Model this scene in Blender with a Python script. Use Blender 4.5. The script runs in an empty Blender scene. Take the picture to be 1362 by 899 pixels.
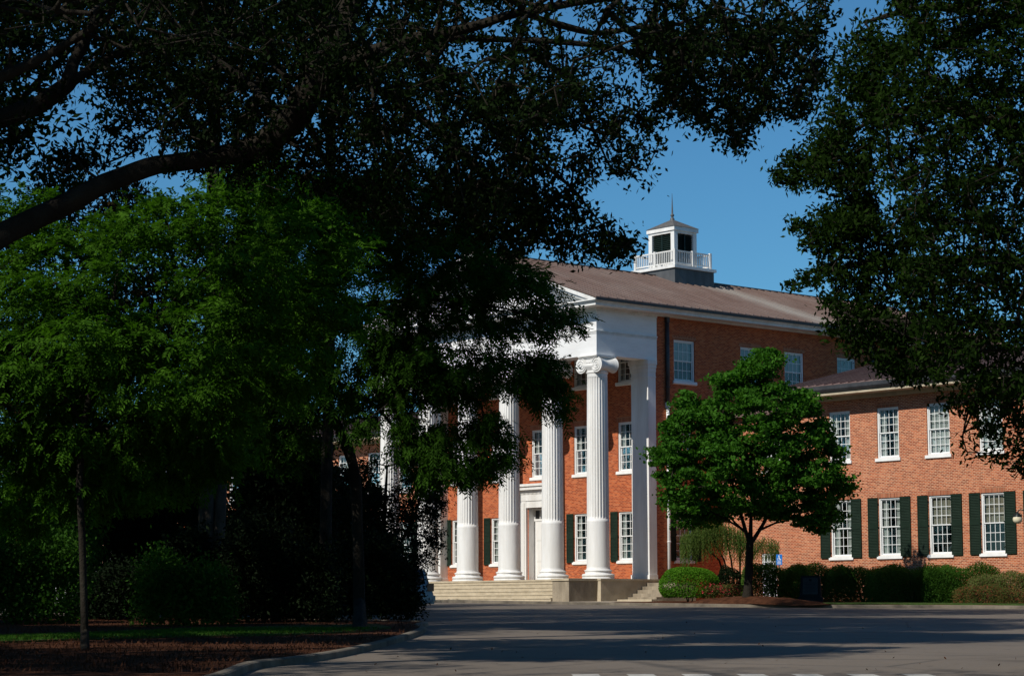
import bpy, math, random
import numpy as np
from mathutils import Vector, Matrix
random.seed(7); rng = np.random.default_rng(7)
scene = bpy.context.scene
R = math.radians
# ------------------------------------------------------------ camera
CAM = np.array([88.2349, -82.6061, -1.8151])
YAW, PITCH, ROLL, FPX = R(49.0463), R(6.9145), R(-0.0619), 3020.42
FW = np.array([-math.sin(YAW)*math.cos(PITCH), math.cos(YAW)*math.cos(PITCH), math.sin(PITCH)])
_r = np.array([math.cos(YAW), math.sin(YAW), 0.0]); _u = np.cross(_r, FW)
RT = _r*math.cos(ROLL)+_u*math.sin(ROLL); UP = -_r*math.sin(ROLL)+_u*math.cos(ROLL)
cam = bpy.data.cameras.new('camera'); cam_o = bpy.data.objects.new('camera', cam); scene.collection.objects.link(cam_o)
cam.sensor_width = 36; cam.lens = FPX/1362*36; cam.clip_start = 0.5; cam.clip_end = 9000
m = Matrix.Identity(4)
for i in range(3):
    m[i][0] = RT[i]; m[i][1] = UP[i]; m[i][2] = -FW[i]; m[i][3] = CAM[i]
cam_o.matrix_world = m
scene.camera = cam_o
# ------------------------------------------------------------ sky, sun, exposure
SUN_EL, SUN_DX = R(40.7), 0.045                   # sun direction: (SUN_DX, -1) on plan
w = bpy.data.worlds.new('World'); scene.world = w; w.use_nodes = True
nt = w.node_tree; bg = nt.nodes['Background']
sky = nt.nodes.new('ShaderNodeTexSky'); sky.sky_type = 'NISHITA'; sky.sun_disc = False
sky.sun_elevation = SUN_EL; sky.sun_rotation = math.atan2(SUN_DX, -1.0)
sky.air_density = 1.0; sky.dust_density = 0.0; sky.ozone_density = 8.0; sky.altitude = 0
tint = nt.nodes.new('ShaderNodeMix'); tint.data_type = 'RGBA'; tint.blend_type = 'MULTIPLY'; tint.inputs[0].default_value = 1; tint.inputs[7].default_value = (.93, 1.52, 1.58, 1)
nt.links.new(sky.outputs[0], tint.inputs[6]); nt.links.new(tint.outputs[2], bg.inputs[0]); bg.inputs[1].default_value = 0.055
sl = bpy.data.lights.new('sun', 'SUN'); so = bpy.data.objects.new('sun', sl); scene.collection.objects.link(so)
sl.energy = 4.6; sl.angle = R(0.5); sl.color = (1.0, 0.95, 0.86)
sd = Vector((SUN_DX, -1, math.tan(SUN_EL))).normalized()
so.rotation_euler = sd.to_track_quat('Z', 'Y').to_euler(); so.location = (0, -60, 60)
vs = scene.view_settings; vs.view_transform = 'Standard'; vs.look = 'None'; vs.gamma = 1; vs.exposure = 0.0; vs.use_curve_mapping = False
scene.cycles.max_bounces = 6; scene.cycles.diffuse_bounces = 3; scene.cycles.transmission_bounces = 3; scene.cycles.transparent_max_bounces = 12
# ------------------------------------------------------------ helpers
def gz(x, y, off=0.0):
    "height of the sloping ground; the slope stops behind the hall"
    d = (x-CAM[0])*-0.7552+(y-CAM[1])*0.6555
    k = max(0.0, d-150)
    x2, y2 = x+0.7552*k, y-0.6555*k
    l = (x2-CAM[0])*0.6555+(y2-CAM[1])*0.7552
    if abs(l) > 80: t = (abs(l)-80)*math.copysign(1, l); x2 -= .6555*t; y2 -= .7552*t
    d2 = min(0.0, d+30)
    x2, y2 = x2+0.7552*d2, y2-0.6555*d2
    return -1.27-.0143*x2+.01054*y2+off
def px(x, y, d):
    "point seen along the photo ray (x, y) at distance d"
    return CAM+(FW+RT*(x-681)/FPX-UP*(y-449.5)/FPX)*d
class MB:
    def __init__(s): s.v = []; s.f = []; s.sm = []
    def add(s, vs, fs, smooth=False):
        n = len(s.v); s.v += [tuple(p) for p in vs]
        for f in fs: s.f.append(tuple(i+n for i in f)); s.sm.append(smooth)
    def box(s, x0, x1, y0, y1, z0, z1, M=None):
        vs = [(x, y, z) for z in (z0, z1) for y in (y0, y1) for x in (x0, x1)]
        if M is not None: vs = [M @ Vector(p) for p in vs]
        s.add(vs, [(0, 2, 3, 1), (4, 5, 7, 6), (0, 1, 5, 4), (2, 6, 7, 3), (0, 4, 6, 2), (1, 3, 7, 5)])
    def quad(s, a, b, c, d): s.add([a, b, c, d], [(0, 1, 2, 3)])
    def prism(s, poly, axis, a0, a1, M=None):
        "poly of (u, w) extruded along axis 'x','y' or 'z'"
        def P(u, w_, a): return {'x': (a, u, w_), 'y': (u, a, w_), 'z': (u, w_, a)}[axis]
        n = len(poly); vs = [P(u, w_, a0) for u, w_ in poly]+[P(u, w_, a1) for u, w_ in poly]
        if M is not None: vs = [M @ Vector(p) for p in vs]
        fs = [tuple(range(n)), tuple(range(2*n-1, n-1, -1))]+[(i, i+n, (i+1) % n+n, (i+1) % n) for i in range(n)]
        s.add(vs, fs)
    def lathe(s, prof, c=(0, 0, 0), n=24, axis='z', rfun=None, smooth=True, cap=True):
        vs = []
        for r, h in prof:
            for i in range(n):
                a = 2*math.pi*i/n; rr = r if rfun is None else rfun(r, h, a)
                p = (rr*math.cos(a), rr*math.sin(a), h)
                if axis == 'y': p = (p[0], p[2], p[1])
                if axis == 'x': p = (p[2], p[0], p[1])
                vs.append((p[0]+c[0], p[1]+c[1], p[2]+c[2]))
        fs = [(j*n+i, j*n+(i+1) % n, (j+1)*n+(i+1) % n, (j+1)*n+i) for j in range(len(prof)-1) for i in range(n)]
        s.add(vs, fs, smooth)
        if cap:
            k = len(prof)
            s.add([vs[i] for i in range(n)], [tuple(range(n))]); s.add([vs[(k-1)*n+i] for i in range(n)], [tuple(range(n))])
    def tube(s, pts, rad, n=6, smooth=True):
        pts = [Vector(p) for p in pts]; vs = []
        ref = Vector((0, 0, 1)) if abs((pts[-1]-pts[0]).normalized().z) < .9 else Vector((1, 0, 0))
        for i, p in enumerate(pts):
            t = (pts[min(i+1, len(pts)-1)]-pts[max(i-1, 0)]).normalized()
            a = t.cross(ref).normalized(); b = t.cross(a)
            r = rad[i] if hasattr(rad, '__len__') else rad
            for k in range(n):
                an = 2*math.pi*k/n; vs.append(p+(a*math.cos(an)+b*math.sin(an))*r)
        fs = [(j*n+i, j*n+(i+1) % n, (j+1)*n+(i+1) % n, (j+1)*n+i) for j in range(len(pts)-1) for i in range(n)]
        fs += [tuple(range(n)), tuple(range((len(pts)-1)*n, len(pts)*n))]
        s.add(vs, fs, smooth)
    def build(s, name, mat, parent=None, off=(0, 0, 0), normals=True):
        me = bpy.data.meshes.new(name)
        o_ = Vector(off); me.from_pydata([(p[0]-o_.x, p[1]-o_.y, p[2]-o_.z) for p in s.v], [], s.f)
        me.polygons.foreach_set('use_smooth', s.sm)
        if normals:
            import bmesh
            bm = bmesh.new(); bm.from_mesh(me); bmesh.ops.recalc_face_normals(bm, faces=bm.faces); bm.to_mesh(me); bm.free()
        me.materials.append(mat); me.update()
        o = bpy.data.objects.new(name, me); scene.collection.objects.link(o)
        if parent is not None: o.parent = parent
        return o
def tag(o, label=None, cat=None, group=None, kind=None):
    if label: o['label'] = label
    if cat: o['category'] = cat
    if group: o['group'] = group
    if kind: o['kind'] = kind
    return o
def empty(name, loc, label, cat, group=None, rz=0):
    o = bpy.data.objects.new(name, None); scene.collection.objects.link(o); o.location = loc; o.rotation_euler = (0, 0, rz)
    o.empty_display_size = .3
    return tag(o, label, cat, group)
def copy_tree(o, parent=None):
    c = o.copy(); scene.collection.objects.link(c); c.parent = parent
    for ch in [q for q in bpy.data.objects if q.parent == o]: copy_tree(ch, c)
    return c
KIDS = {}
def copy_part(o, parent, loc, rz=0):
    "copy a part with its sub-parts (children are listed in KIDS to keep this quick)"
    c = o.copy(); scene.collection.objects.link(c); c.parent = parent; c.location = loc; c.rotation_euler = (0, 0, rz)
    for ch in KIDS[o.name]:
        d = ch.copy(); scene.collection.objects.link(d); d.parent = c
    return c
# ------------------------------------------------------------ materials
def newmat(name):
    ma = bpy.data.materials.new(name); ma.use_nodes = True
    return ma, ma.node_tree, ma.node_tree.nodes['Principled BSDF']
def N(nt, t, **k):
    n = nt.nodes.new(t)
    for a, b in k.items():
        if a.startswith('i_'): n.inputs[a[2:].replace('_', ' ')].default_value = b
        else: setattr(n, a, b)
    return n
def ramp(nt, fac, stops):
    r = nt.nodes.new('ShaderNodeValToRGB'); el = r.color_ramp.elements
    while len(el) < len(stops): el.new(.5)
    for e, (p, c) in zip(el, stops): e.position = p; e.color = (*c, 1) if len(c) == 3 else c
    nt.links.new(fac, r.inputs[0]); return r.outputs[0]
def mixc(nt, fac, a, b, mode='MIX'):
    n = nt.nodes.new('ShaderNodeMix'); n.data_type = 'RGBA'; n.blend_type = mode
    for s, v in ((n.inputs[0], fac), (n.inputs[6], a), (n.inputs[7], b)):
        if hasattr(v, 'is_output') or isinstance(v, bpy.types.NodeSocket): nt.links.new(v, s)
        else: s.default_value = v if not isinstance(v, tuple) or len(v) == 4 else (*v, 1)
    return n.outputs[2]
def noise(nt, vec, scale, detail=4, rough=.6, stretch=None):
    if stretch:
        mp = N(nt, 'ShaderNodeMapping'); mp.inputs['Scale'].default_value = stretch; nt.links.new(vec, mp.inputs[0]); vec = mp.outputs[0]
    n = N(nt, 'ShaderNodeTexNoise'); n.inputs['Scale'].default_value = scale; n.inputs['Detail'].default_value = detail; n.inputs['Roughness'].default_value = rough
    nt.links.new(vec, n.inputs['Vector']); return n.outputs[0]
def pos(nt): return N(nt, 'ShaderNodeNewGeometry').outputs['Position']
def mottled(name, c1, c2, scale=2.0, rough=.6, bump=0.0, spec=.3, stretch=None, bscale=None, metal=0):
    ma, nt, b = newmat(name); P = pos(nt)
    n = noise(nt, P, scale, 6, .65, stretch)
    nt.links.new(ramp(nt, n, [(.3, c1), (.7, c2)]), b.inputs['Base Color'])
    b.inputs['Roughness'].default_value = rough; b.inputs['Specular IOR Level'].default_value = spec; b.inputs['Metallic'].default_value = metal
    if bump:
        bn = noise(nt, P, bscale or scale*6, 5, .7); bp = N(nt, 'ShaderNodeBump'); bp.inputs['Strength'].default_value = bump; bp.inputs['Distance'].default_value = .05
        nt.links.new(bn, bp.inputs['Height']); nt.links.new(bp.outputs[0], b.inputs['Normal'])
    return ma
def wall_uv(nt):
    g = N(nt, 'ShaderNodeNewGeometry'); s = N(nt, 'ShaderNodeSeparateXYZ'); nt.links.new(g.outputs['Position'], s.inputs[0])
    sn = N(nt, 'ShaderNodeSeparateXYZ'); nt.links.new(g.outputs['True Normal'], sn.inputs[0])
    ab = N(nt, 'ShaderNodeMath', operation='ABSOLUTE'); nt.links.new(sn.outputs[0], ab.inputs[0])
    gt = N(nt, 'ShaderNodeMath', operation='GREATER_THAN'); nt.links.new(ab.outputs[0], gt.inputs[0]); gt.inputs[1].default_value = .5
    mx = N(nt, 'ShaderNodeMix'); mx.data_type = 'FLOAT'; nt.links.new(gt.outputs[0], mx.inputs[0]); nt.links.new(s.outputs[0], mx.inputs[2]); nt.links.new(s.outputs[1], mx.inputs[3])
    c = N(nt, 'ShaderNodeCombineXYZ'); nt.links.new(mx.outputs[0], c.inputs[0]); nt.links.new(s.outputs[2], c.inputs[1])
    return c.outputs[0], g.outputs['Position']
def brick(name, c1, c2, mortar, pale, pale_amt, soldier=False):
    ma, nt, b = newmat(name); uv, P = wall_uv(nt)
    t = N(nt, 'ShaderNodeTexBrick'); t.offset = .5
    nt.links.new(uv, t.inputs['Vector'])
    t.inputs['Scale'].default_value = 1
    t.inputs['Brick Width'].default_value = .085 if soldier else .22
    t.inputs['Row Height'].default_value = .27 if soldier else .08
    t.inputs['Mortar Size'].default_value = .015; t.inputs['Mortar Smooth'].default_value = .2; t.inputs['Bias'].default_value = 0
    t.inputs['Color1'].default_value = (0, 0, 0, 1); t.inputs['Color2'].default_value = (1, 1, 1, 1); t.inputs['Mortar'].default_value = (.5, .5, .5, 1)
    bw = N(nt, 'ShaderNodeRGBToBW'); nt.links.new(t.outputs['Color'], bw.inputs[0])
    col = ramp(nt, bw.outputs[0], [(0, tuple(c*.75 for c in c1)), (.35, c1), (.8, c2), (1.0, tuple(a*(1-pale_amt)+p*pale_amt for a, p in zip(c2, pale)))])
    # larger weathering
    big = noise(nt, P, .35, 5, .6); col = mixc(nt, ramp(nt, big, [(.35, (.0,)*3), (.7, (1,)*3)]), mixc(nt, 1.0, col, (.84, .82, .82), 'MULTIPLY'), col)
    pat = noise(nt, P, .9, 6, .75); col = mixc(nt, ramp(nt, pat, [(.58, (0,)*3), (.8, (.22,)*3)]), col, pale)
    streak = noise(nt, P, 1.0, 4, .6, (1.5, 1.5, .12)); col = mixc(nt, ramp(nt, streak, [(.55, (0,)*3), (.85, (.2,)*3)]), col, tuple(c*.55 for c in c1))
    mort = noise(nt, P, 1.3, 3, .6); mfac = N(nt, 'ShaderNodeMath', operation='MULTIPLY'); nt.links.new(t.outputs['Fac'], mfac.inputs[0]); nt.links.new(ramp(nt, mort, [(.3, (.75,)*3), (.7, (1,)*3)]), mfac.inputs[1])
    col = mixc(nt, mfac.outputs[0], col, mortar)
    nt.links.new(col, b.inputs['Base Color']); b.inputs['Roughness'].default_value = .9; b.inputs['Specular IOR Level'].default_value = .15
    bp = N(nt, 'ShaderNodeBump'); bp.inputs['Strength'].default_value = .2; bp.inputs['Distance'].default_value = .006; bp.invert = True
    nt.links.new(t.outputs['Fac'], bp.inputs['Height']); nt.links.new(bp.outputs[0], b.inputs['Normal'])
    return ma
M = {}
M['brick'] = brick('brick_main', (.33, .052, .015), (.54, .12, .034), (.42, .18, .095), (.52, .20, .10), .4)
M['brick_wing'] = brick('brick_wing', (.30, .052, .018), (.49, .120, .044), (.56, .36, .23), (.58, .28, .15), .4)
M['soldier'] = brick('brick_soldier', (.30, .07, .03), (.42, .12, .055), (.38, .24, .15), (.46, .2, .12), .4, True)
M['white'] = mottled('white_paint', (.60, .585, .55), (.80, .795, .78), 1.1, .55, .15, .3, (1.6, 1.6, .22), 3)
def clap():
    ma, nt, b = newmat('white_boards'); uv, P = wall_uv(nt)
    n = noise(nt, P, .8, 5, .65, (1, 1, 3)); nt.links.new(ramp(nt, n, [(.3, (.71, .70, .69)), (.7, (.8, .8, .79))]), b.inputs['Base Color'])
    wv = N(nt, 'ShaderNodeTexWave'); wv.bands_direction = 'Z'; wv.wave_profile = 'SAW'; wv.inputs['Scale'].default_value = .9; wv.inputs['Distortion'].default_value = 0; nt.links.new(P, wv.inputs['Vector'])
    bp = N(nt, 'ShaderNodeBump'); bp.inputs['Strength'].default_value = .35; bp.inputs['Distance'].default_value = .02; nt.links.new(wv.outputs[0], bp.inputs['Height']); nt.links.new(bp.outputs[0], b.inputs['Normal'])
    b.inputs['Roughness'].default_value = .5; return ma
M['boards'] = clap()
M['sill'] = mottled('painted_sill', (.66, .66, .64), (.8, .8, .78), 3, .55, .1)
M['frame'] = mottled('window_paint', (.68, .69, .68), (.78, .79, .78), 3, .45)
M['shutter'] = mottled('dark_green_shutter', (.008, .018, .011), (.013, .026, .017), 2, .65, 0.0, .12)
M['louver'] = mottled('dark_green_louver', (.006, .016, .014), (.01, .024, .02), 2, .5)
M['stone'] = mottled('limestone', (.36, .30, .21), (.52, .44, .32), 1.6, .85, .4, .2)
M['stone_stained'] = mottled('stained_limestone', (.16, .13, .095), (.36, .30, .22), 1.1, .9, .4, .2, (1.5, 1.5, .5))
M['concrete'] = mottled('concrete', (.30, .25, .19), (.42, .36, .28), 1.2, .9, .3, .2)
M['curb'] = mottled('kerb_concrete', (.07, .06, .048), (.22, .185, .14), 1.1, .9, .3, .2)
M['metal_grey'] = mottled('grey_sheet_metal', (.05, .052, .055), (.11, .115, .12), 1.4, .55, .15, .4, (1.5, 1.5, .4))
M['lead'] = mottled('dark_gutter_metal', (.02, .021, .024), (.055, .057, .062), 1.5, .5, .1, .4)
M['iron'] = mottled('dark_iron', (.008, .01, .009), (.016, .02, .018), 3, .45)
M['shingle'] = mottled('slate_shingle', (.06, .062, .062), (.14, .13, .12), 6, .8, .5)
M['granite'] = mottled('dark_granite', (.010, .012, .014), (.02, .023, .025), 20, .8, .2, .1)
M['bronze'] = mottled('bronze_plate', (.012, .011, .01), (.02, .018, .015), 8, .4, .1, .5)
M['bark'] = mottled('tree_bark', (.010, .008, .006), (.034, .029, .022), 2.2, .95, 1.0, .1, (1, 1, .35), 9)
M['bark_pale'] = mottled('pale_bark', (.05, .04, .03), (.13, .105, .08), 3, .95, .8, .1, (1, 1, .5), 9)
M['mulch'] = mottled('pine_straw', (.03, .012, .007), (.12, .05, .026), 3.5, .95, 1.0, .05, None, 25)
M['grass'] = mottled('lawn_grass', (.03, .06, .012), (.065, .11, .025), 2.5, .9, 1.0, .1, None, 40)
M['grass_far'] = mottled('ground_soil', (.03, .05, .015), (.06, .08, .03), .6, .95, .6, .1, None, 10)
M['curtain'] = mottled('pale_curtain', (.45, .48, .47), (.62, .64, .62), 3, .9)
M['blind'] = mottled('tan_blind', (.38, .34, .26), (.46, .42, .33), 3, .9)
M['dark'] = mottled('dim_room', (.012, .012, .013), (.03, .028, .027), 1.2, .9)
M['blue'] = mottled('blue_sign', (.01, .16, .55), (.012, .18, .6), 2, .4)
M['signwhite'] = mottled('sign_white', (.7, .72, .75), (.8, .8, .8), 2, .4)
M['flower'] = mottled('red_petal', (.5, .02, .04), (.65, .1, .12), 5, .6)
M['magflower'] = mottled('cream_petal', (.6, .5, .38), (.75, .68, .55), 5, .6)
M['globe'] = mottled('cream_glass', (.62, .55, .38), (.72, .66, .48), 4, .3)
M['road_white'] = mottled('road_marking', (.28, .27, .24), (.52, .51, .47), 2.5, .8, .3, .2, None, 20)
def asphalt():
    ma, nt, b = newmat('asphalt'); P = pos(nt)
    big = noise(nt, P, .12, 5, .6); fine = noise(nt, P, 14, 4, .8); mid = noise(nt, P, .8, 6, .7, (1, .35, 1))
    c = ramp(nt, big, [(.3, (.115, .092, .069)), (.7, (.17, .136, .104))])
    c = mixc(nt, ramp(nt, mid, [(.4, (0,)*3), (.7, (.5,)*3)]), c, (.10, .087, .072))
    c = mixc(nt, ramp(nt, fine, [(.35, (0,)*3), (.7, (.5,)*3)]), c, (.20, .175, .15))
    v = N(nt, 'ShaderNodeTexVoronoi'); v.feature = 'DISTANCE_TO_EDGE'; v.inputs['Scale'].default_value = .11; nt.links.new(P, v.inputs['Vector'])
    wob = noise(nt, P, .8, 4, .6); ad = N(nt, 'ShaderNodeMath', operation='MULTIPLY_ADD'); nt.links.new(wob, ad.inputs[0]); ad.inputs[1].default_value = .01; nt.links.new(v.outputs['Distance'], ad.inputs[2])
    c = mixc(nt, ramp(nt, ad.outputs[0], [(.006, (.7,)*3), (.011, (0,)*3)]), c, (.05, .046, .042))
    st_ = noise(nt, P, .45, 3, .5); c = mixc(nt, ramp(nt, st_, [(.62, (0,)*3), (.70, (.45,)*3)]), c, (.06, .05, .042))
    sp = noise(nt, P, 2.6, 2, .4); c = mixc(nt, ramp(nt, sp, [(.70, (0,)*3), (.75, (.6,)*3)]), c, (.04, .036, .032))
    nt.links.new(c, b.inputs['Base Color']); b.inputs['Roughness'].default_value = .85; b.inputs['Specular IOR Level'].default_value = .25
    bp = N(nt, 'ShaderNodeBump'); bp.inputs['Strength'].default_value = .5; bp.inputs['Distance'].default_value = .01; nt.links.new(fine, bp.inputs['Height']); nt.links.new(bp.outputs[0], b.inputs['Normal'])
    return ma
M['asphalt'] = asphalt()
def roofmat(name, c1, c2, c3, axis):
    ma, nt, b = newmat(name); P = pos(nt)
    st = (.25, 3.0, .25) if axis == 'x' else (3.0, .25, .25)
    n1 = noise(nt, P, 1.6, 6, .75, st); n2 = noise(nt, P, .25, 5, .6); n3 = noise(nt, P, 9, 5, .7)
    c = ramp(nt, n1, [(.25, c1), (.5, c2), (.75, c3)])
    c = mixc(nt, ramp(nt, n2, [(.4, (0,)*3), (.75, (.35,)*3)]), c, (.22, .19, .17))
    c = mixc(nt, ramp(nt, n3, [(.5, (0,)*3), (.8, (.5,)*3)]), c, tuple(x*.5 for x in c1))
    if axis == 'x':
        s = N(nt, 'ShaderNodeSeparateXYZ'); nt.links.new(P, s.inputs[0]); wob = noise(nt, P, 1.2, 4, .6, (.3, 1.5, 1))
        a1 = N(nt, 'ShaderNodeMath', operation='SUBTRACT'); nt.links.new(s.outputs[1], a1.inputs[0]); a1.inputs[1].default_value = 17.2
        a2 = N(nt, 'ShaderNodeMath', operation='ABSOLUTE'); nt.links.new(a1.outputs[0], a2.inputs[0])
        a3 = N(nt, 'ShaderNodeMath', operation='MULTIPLY_ADD'); nt.links.new(wob, a3.inputs[0]); a3.inputs[1].default_value = 3.0; nt.links.new(a2.outputs[0], a3.inputs[2])
        a4 = N(nt, 'ShaderNodeMath', operation='MULTIPLY'); nt.links.new(a3.outputs[0], a4.inputs[0]); a4.inputs[1].default_value = .2
        c = mixc(nt, ramp(nt, a4.outputs[0], [(.32, (.75,)*3), (.75, (0,)*3)]), c, (.27, .25, .225))
    nt.links.new(c, b.inputs['Base Color']); b.inputs['Roughness'].default_value = .75; b.inputs['Specular IOR Level'].default_value = .3
    return ma
M['roof'] = roofmat('weathered_tin_roof', (.095, .060, .048), (.145, .094, .077), (.20, .145, .125), 'x')
M['roof_wing'] = roofmat('wing_tin_roof', (.09, .052, .045), (.15, .09, .078), (.24, .17, .15), 'y')
def glass():
    ma, nt, b = newmat('window_glass'); nt.nodes.remove(b); out = nt.nodes['Material Output']
    g = N(nt, 'ShaderNodeBsdfGlossy'); g.inputs['Roughness'].default_value = .03; t = N(nt, 'ShaderNodeBsdfTransparent'); t.inputs[0].default_value = (.8, .84, .82, 1)
    fr = N(nt, 'ShaderNodeFresnel'); fr.inputs[0].default_value = 1.5; mth = N(nt, 'ShaderNodeMath', operation='ADD'); mth.inputs[1].default_value = .05; nt.links.new(fr.outputs[0], mth.inputs[0])
    bp = N(nt, 'ShaderNodeBump'); bp.inputs['Strength'].default_value = .12; bp.inputs['Distance'].default_value = .02; nt.links.new(noise(nt, pos(nt), 2.5, 2, .5), bp.inputs['Height']); nt.links.new(bp.outputs[0], g.inputs['Normal'])
    mx = N(nt, 'ShaderNodeMixShader'); nt.links.new(mth.outputs[0], mx.inputs[0]); nt.links.new(t.outputs[0], mx.inputs[1]); nt.links.new(g.outputs[0], mx.inputs[2]); nt.links.new(mx.outputs[0], out.inputs[0]); return ma
M['glass'] = glass()
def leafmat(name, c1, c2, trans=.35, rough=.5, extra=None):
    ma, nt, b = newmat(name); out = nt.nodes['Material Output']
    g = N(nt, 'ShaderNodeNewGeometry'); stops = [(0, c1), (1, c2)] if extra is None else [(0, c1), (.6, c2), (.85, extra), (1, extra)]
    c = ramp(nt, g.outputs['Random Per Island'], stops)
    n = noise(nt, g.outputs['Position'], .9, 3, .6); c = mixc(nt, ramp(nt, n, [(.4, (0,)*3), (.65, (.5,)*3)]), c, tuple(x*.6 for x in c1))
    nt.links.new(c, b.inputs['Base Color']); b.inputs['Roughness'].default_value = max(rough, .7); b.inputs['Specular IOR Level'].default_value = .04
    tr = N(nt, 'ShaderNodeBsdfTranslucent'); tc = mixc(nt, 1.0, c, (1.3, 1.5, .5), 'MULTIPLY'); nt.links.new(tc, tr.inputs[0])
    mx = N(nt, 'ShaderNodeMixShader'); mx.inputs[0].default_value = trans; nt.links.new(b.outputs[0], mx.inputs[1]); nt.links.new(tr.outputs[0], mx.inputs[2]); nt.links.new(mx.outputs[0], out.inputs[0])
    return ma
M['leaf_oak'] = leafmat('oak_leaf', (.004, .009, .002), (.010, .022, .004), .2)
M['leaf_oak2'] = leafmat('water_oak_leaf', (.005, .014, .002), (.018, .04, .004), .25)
M['leaf_locust'] = leafmat('locust_leaf', (.026, .078, .006), (.068, .165, .012), .38)
M['leaf_locust2'] = leafmat('pecan_leaf', (.014, .042, .004), (.042, .105, .009), .33)
M['leaf_magnolia'] = leafmat('magnolia_leaf', (.012, .024, .008), (.03, .04, .014), .08, .3, (.07, .035, .015))
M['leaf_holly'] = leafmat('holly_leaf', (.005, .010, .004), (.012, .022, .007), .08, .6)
M['leaf_shrub'] = leafmat('shrub_leaf', (.022, .07, .009), (.06, .14, .018), .35)
M['leaf_maple'] = leafmat('maple_leaf', (.032, .105, .010), (.06, .165, .018), .35)
M['leaf_box'] = leafmat('clipped_leaf', (.07, .19, .014), (.12, .27, .022), .35)
M['leaf_hedge'] = leafmat('hedge_leaf', (.045, .12, .015), (.09, .19, .03), .3, .6, (.12, .13, .04))
M['leaf_hedge_brown'] = leafmat('brown_hedge_leaf', (.08, .13, .03), (.13, .16, .045), .3, .6, (.20, .13, .07))
M['leaf_nandina'] = leafmat('nandina_leaf', (.05, .08, .02), (.10, .12, .03), .25, .6, (.25, .06, .04))
M['leaf_willow'] = leafmat('weeping_leaf', (.06, .10, .02), (.10, .15, .035), .3)
def paint(name, c, rough=.25):
    ma, nt, b = newmat(name); b.inputs['Base Color'].default_value = (*c, 1); b.inputs['Roughness'].default_value = rough; b.inputs['Coat Weight'].default_value = .5
    n = noise(nt, pos(nt), 3, 3, .5); nt.links.new(ramp(nt, n, [(.3, (rough,)*3), (.7, (rough+.12,)*3)]), b.inputs['Roughness']); return ma
M['car'] = paint('silver_car_paint', (.35, .36, .38)); M['carwhite'] = paint('white_car_paint', (.6, .6, .6)); M['carglass'] = paint('tinted_glass', (.01, .012, .014), .06)
M['tyre'] = mottled('tyre_rubber', (.01, .01, .01), (.018, .018, .018), 5, .9); M['rim'] = mottled('alloy_rim', (.3, .3, .31), (.4, .4, .41), 5, .35, metal=.8)
M['tail'] = paint('red_lens', (.3, .01, .01), .15); M['plastic'] = mottled('black_plastic', (.012, .012, .013), (.02, .02, .02), 5, .6)
# ------------------------------------------------------------ ground and roads
def sheet(name, xs, ys, off, mat):
    b = MB(); n = len(xs)
    b.v = [(x, y, gz(x, y, off)) for y in ys for x in xs]
    b.f = [(j*n+i, j*n+i+1, (j+1)*n+i+1, (j+1)*n+i) for j in range(len(ys)-1) for i in range(n-1)]; b.sm = [True]*len(b.f)
    return b.build(name, mat)
def axis(c, near, far, step):
    a = [c+i*step for i in range(-int(near/step), int(near/step)+1)]
    e = near
    while e < far: e *= 1.5; a = [c-e]+a+[c+e]
    return a
g = sheet('ground', axis(30, 160, 5000, 5), axis(-30, 160, 5000, 5), -.03, M['grass_far']); tag(g, 'rough grass ground reaching out behind the hall and trees', kind='structure')
rd = sheet('road', [-60+i*4 for i in range(51)], [-120+i*4 for i in range(36)]+[23.0], .0, M['asphalt'])
# keep the road in front of the building only
tag(rd, 'worn grey asphalt drive sweeping past the hall steps', kind='structure')
def region(name, poly, off, mat, skirt=.6, label=None, kind='structure', parent=None, bump=0.0, sub=1.0):
    "a flat-topped raised piece of ground following the slope, with sides"
    import bmesh
    bm = bmesh.new(); vs = [bm.verts.new((x, y, 0)) for x, y in poly]; bm.faces.new(vs)
    if sub:
        xs = [p[0] for p in poly]; ys = [p[1] for p in poly]
        for k in range(int((max(xs)-min(xs))/sub)+1):
            bmesh.ops.bisect_plane(bm, geom=bm.verts[:]+bm.edges[:]+bm.faces[:], plane_co=(min(xs)+k*sub+.01, 0, 0), plane_no=(1, 0, 0))
        for k in range(int((max(ys)-min(ys))/sub)+1):
            bmesh.ops.bisect_plane(bm, geom=bm.verts[:]+bm.edges[:]+bm.faces[:], plane_co=(0, min(ys)+k*sub+.01, 0), plane_no=(0, 1, 0))
    for v in bm.verts:
        bnd = any(len(e.link_faces) < 2 for e in v.link_edges)
        v.co.z = gz(v.co.x, v.co.y, off)+(0 if bnd or not bump else bump*(.5+.5*math.sin(v.co.x*1.7+v.co.y)*math.cos(v.co.y*1.3)))
    be = [e for e in bm.edges if len(e.link_faces) == 1]
    r = bmesh.ops.extrude_edge_only(bm, edges=be)
    for v in [q for q in r['geom'] if isinstance(q, bmesh.types.BMVert)]: v.co.z -= skirt
    bmesh.ops.recalc_face_normals(bm, faces=bm.faces)
    me = bpy.data.meshes.new(name); bm.to_mesh(me); bm.free(); me.materials.append(mat)
    o = bpy.data.objects.new(name, me); scene.collection.objects.link(o); return tag(o, label, None, None, kind)
def smoothline(pts, n=6):
    out = []
    P = [np.array(pts[0])]+[np.array(p, float) for p in pts]+[np.array(pts[-1])]
    for i in range(1, len(P)-2):
        for k in range(n):
            t = k/n; a, b, c, d = P[i-1], P[i], P[i+1], P[i+2]
            out.append(tuple(.5*((2*b)+(-a+c)*t+(2*a-5*b+4*c-d)*t*t+(-a+3*b-3*c+d)*t**3)))
    out.append(tuple(pts[-1])); return out
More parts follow.
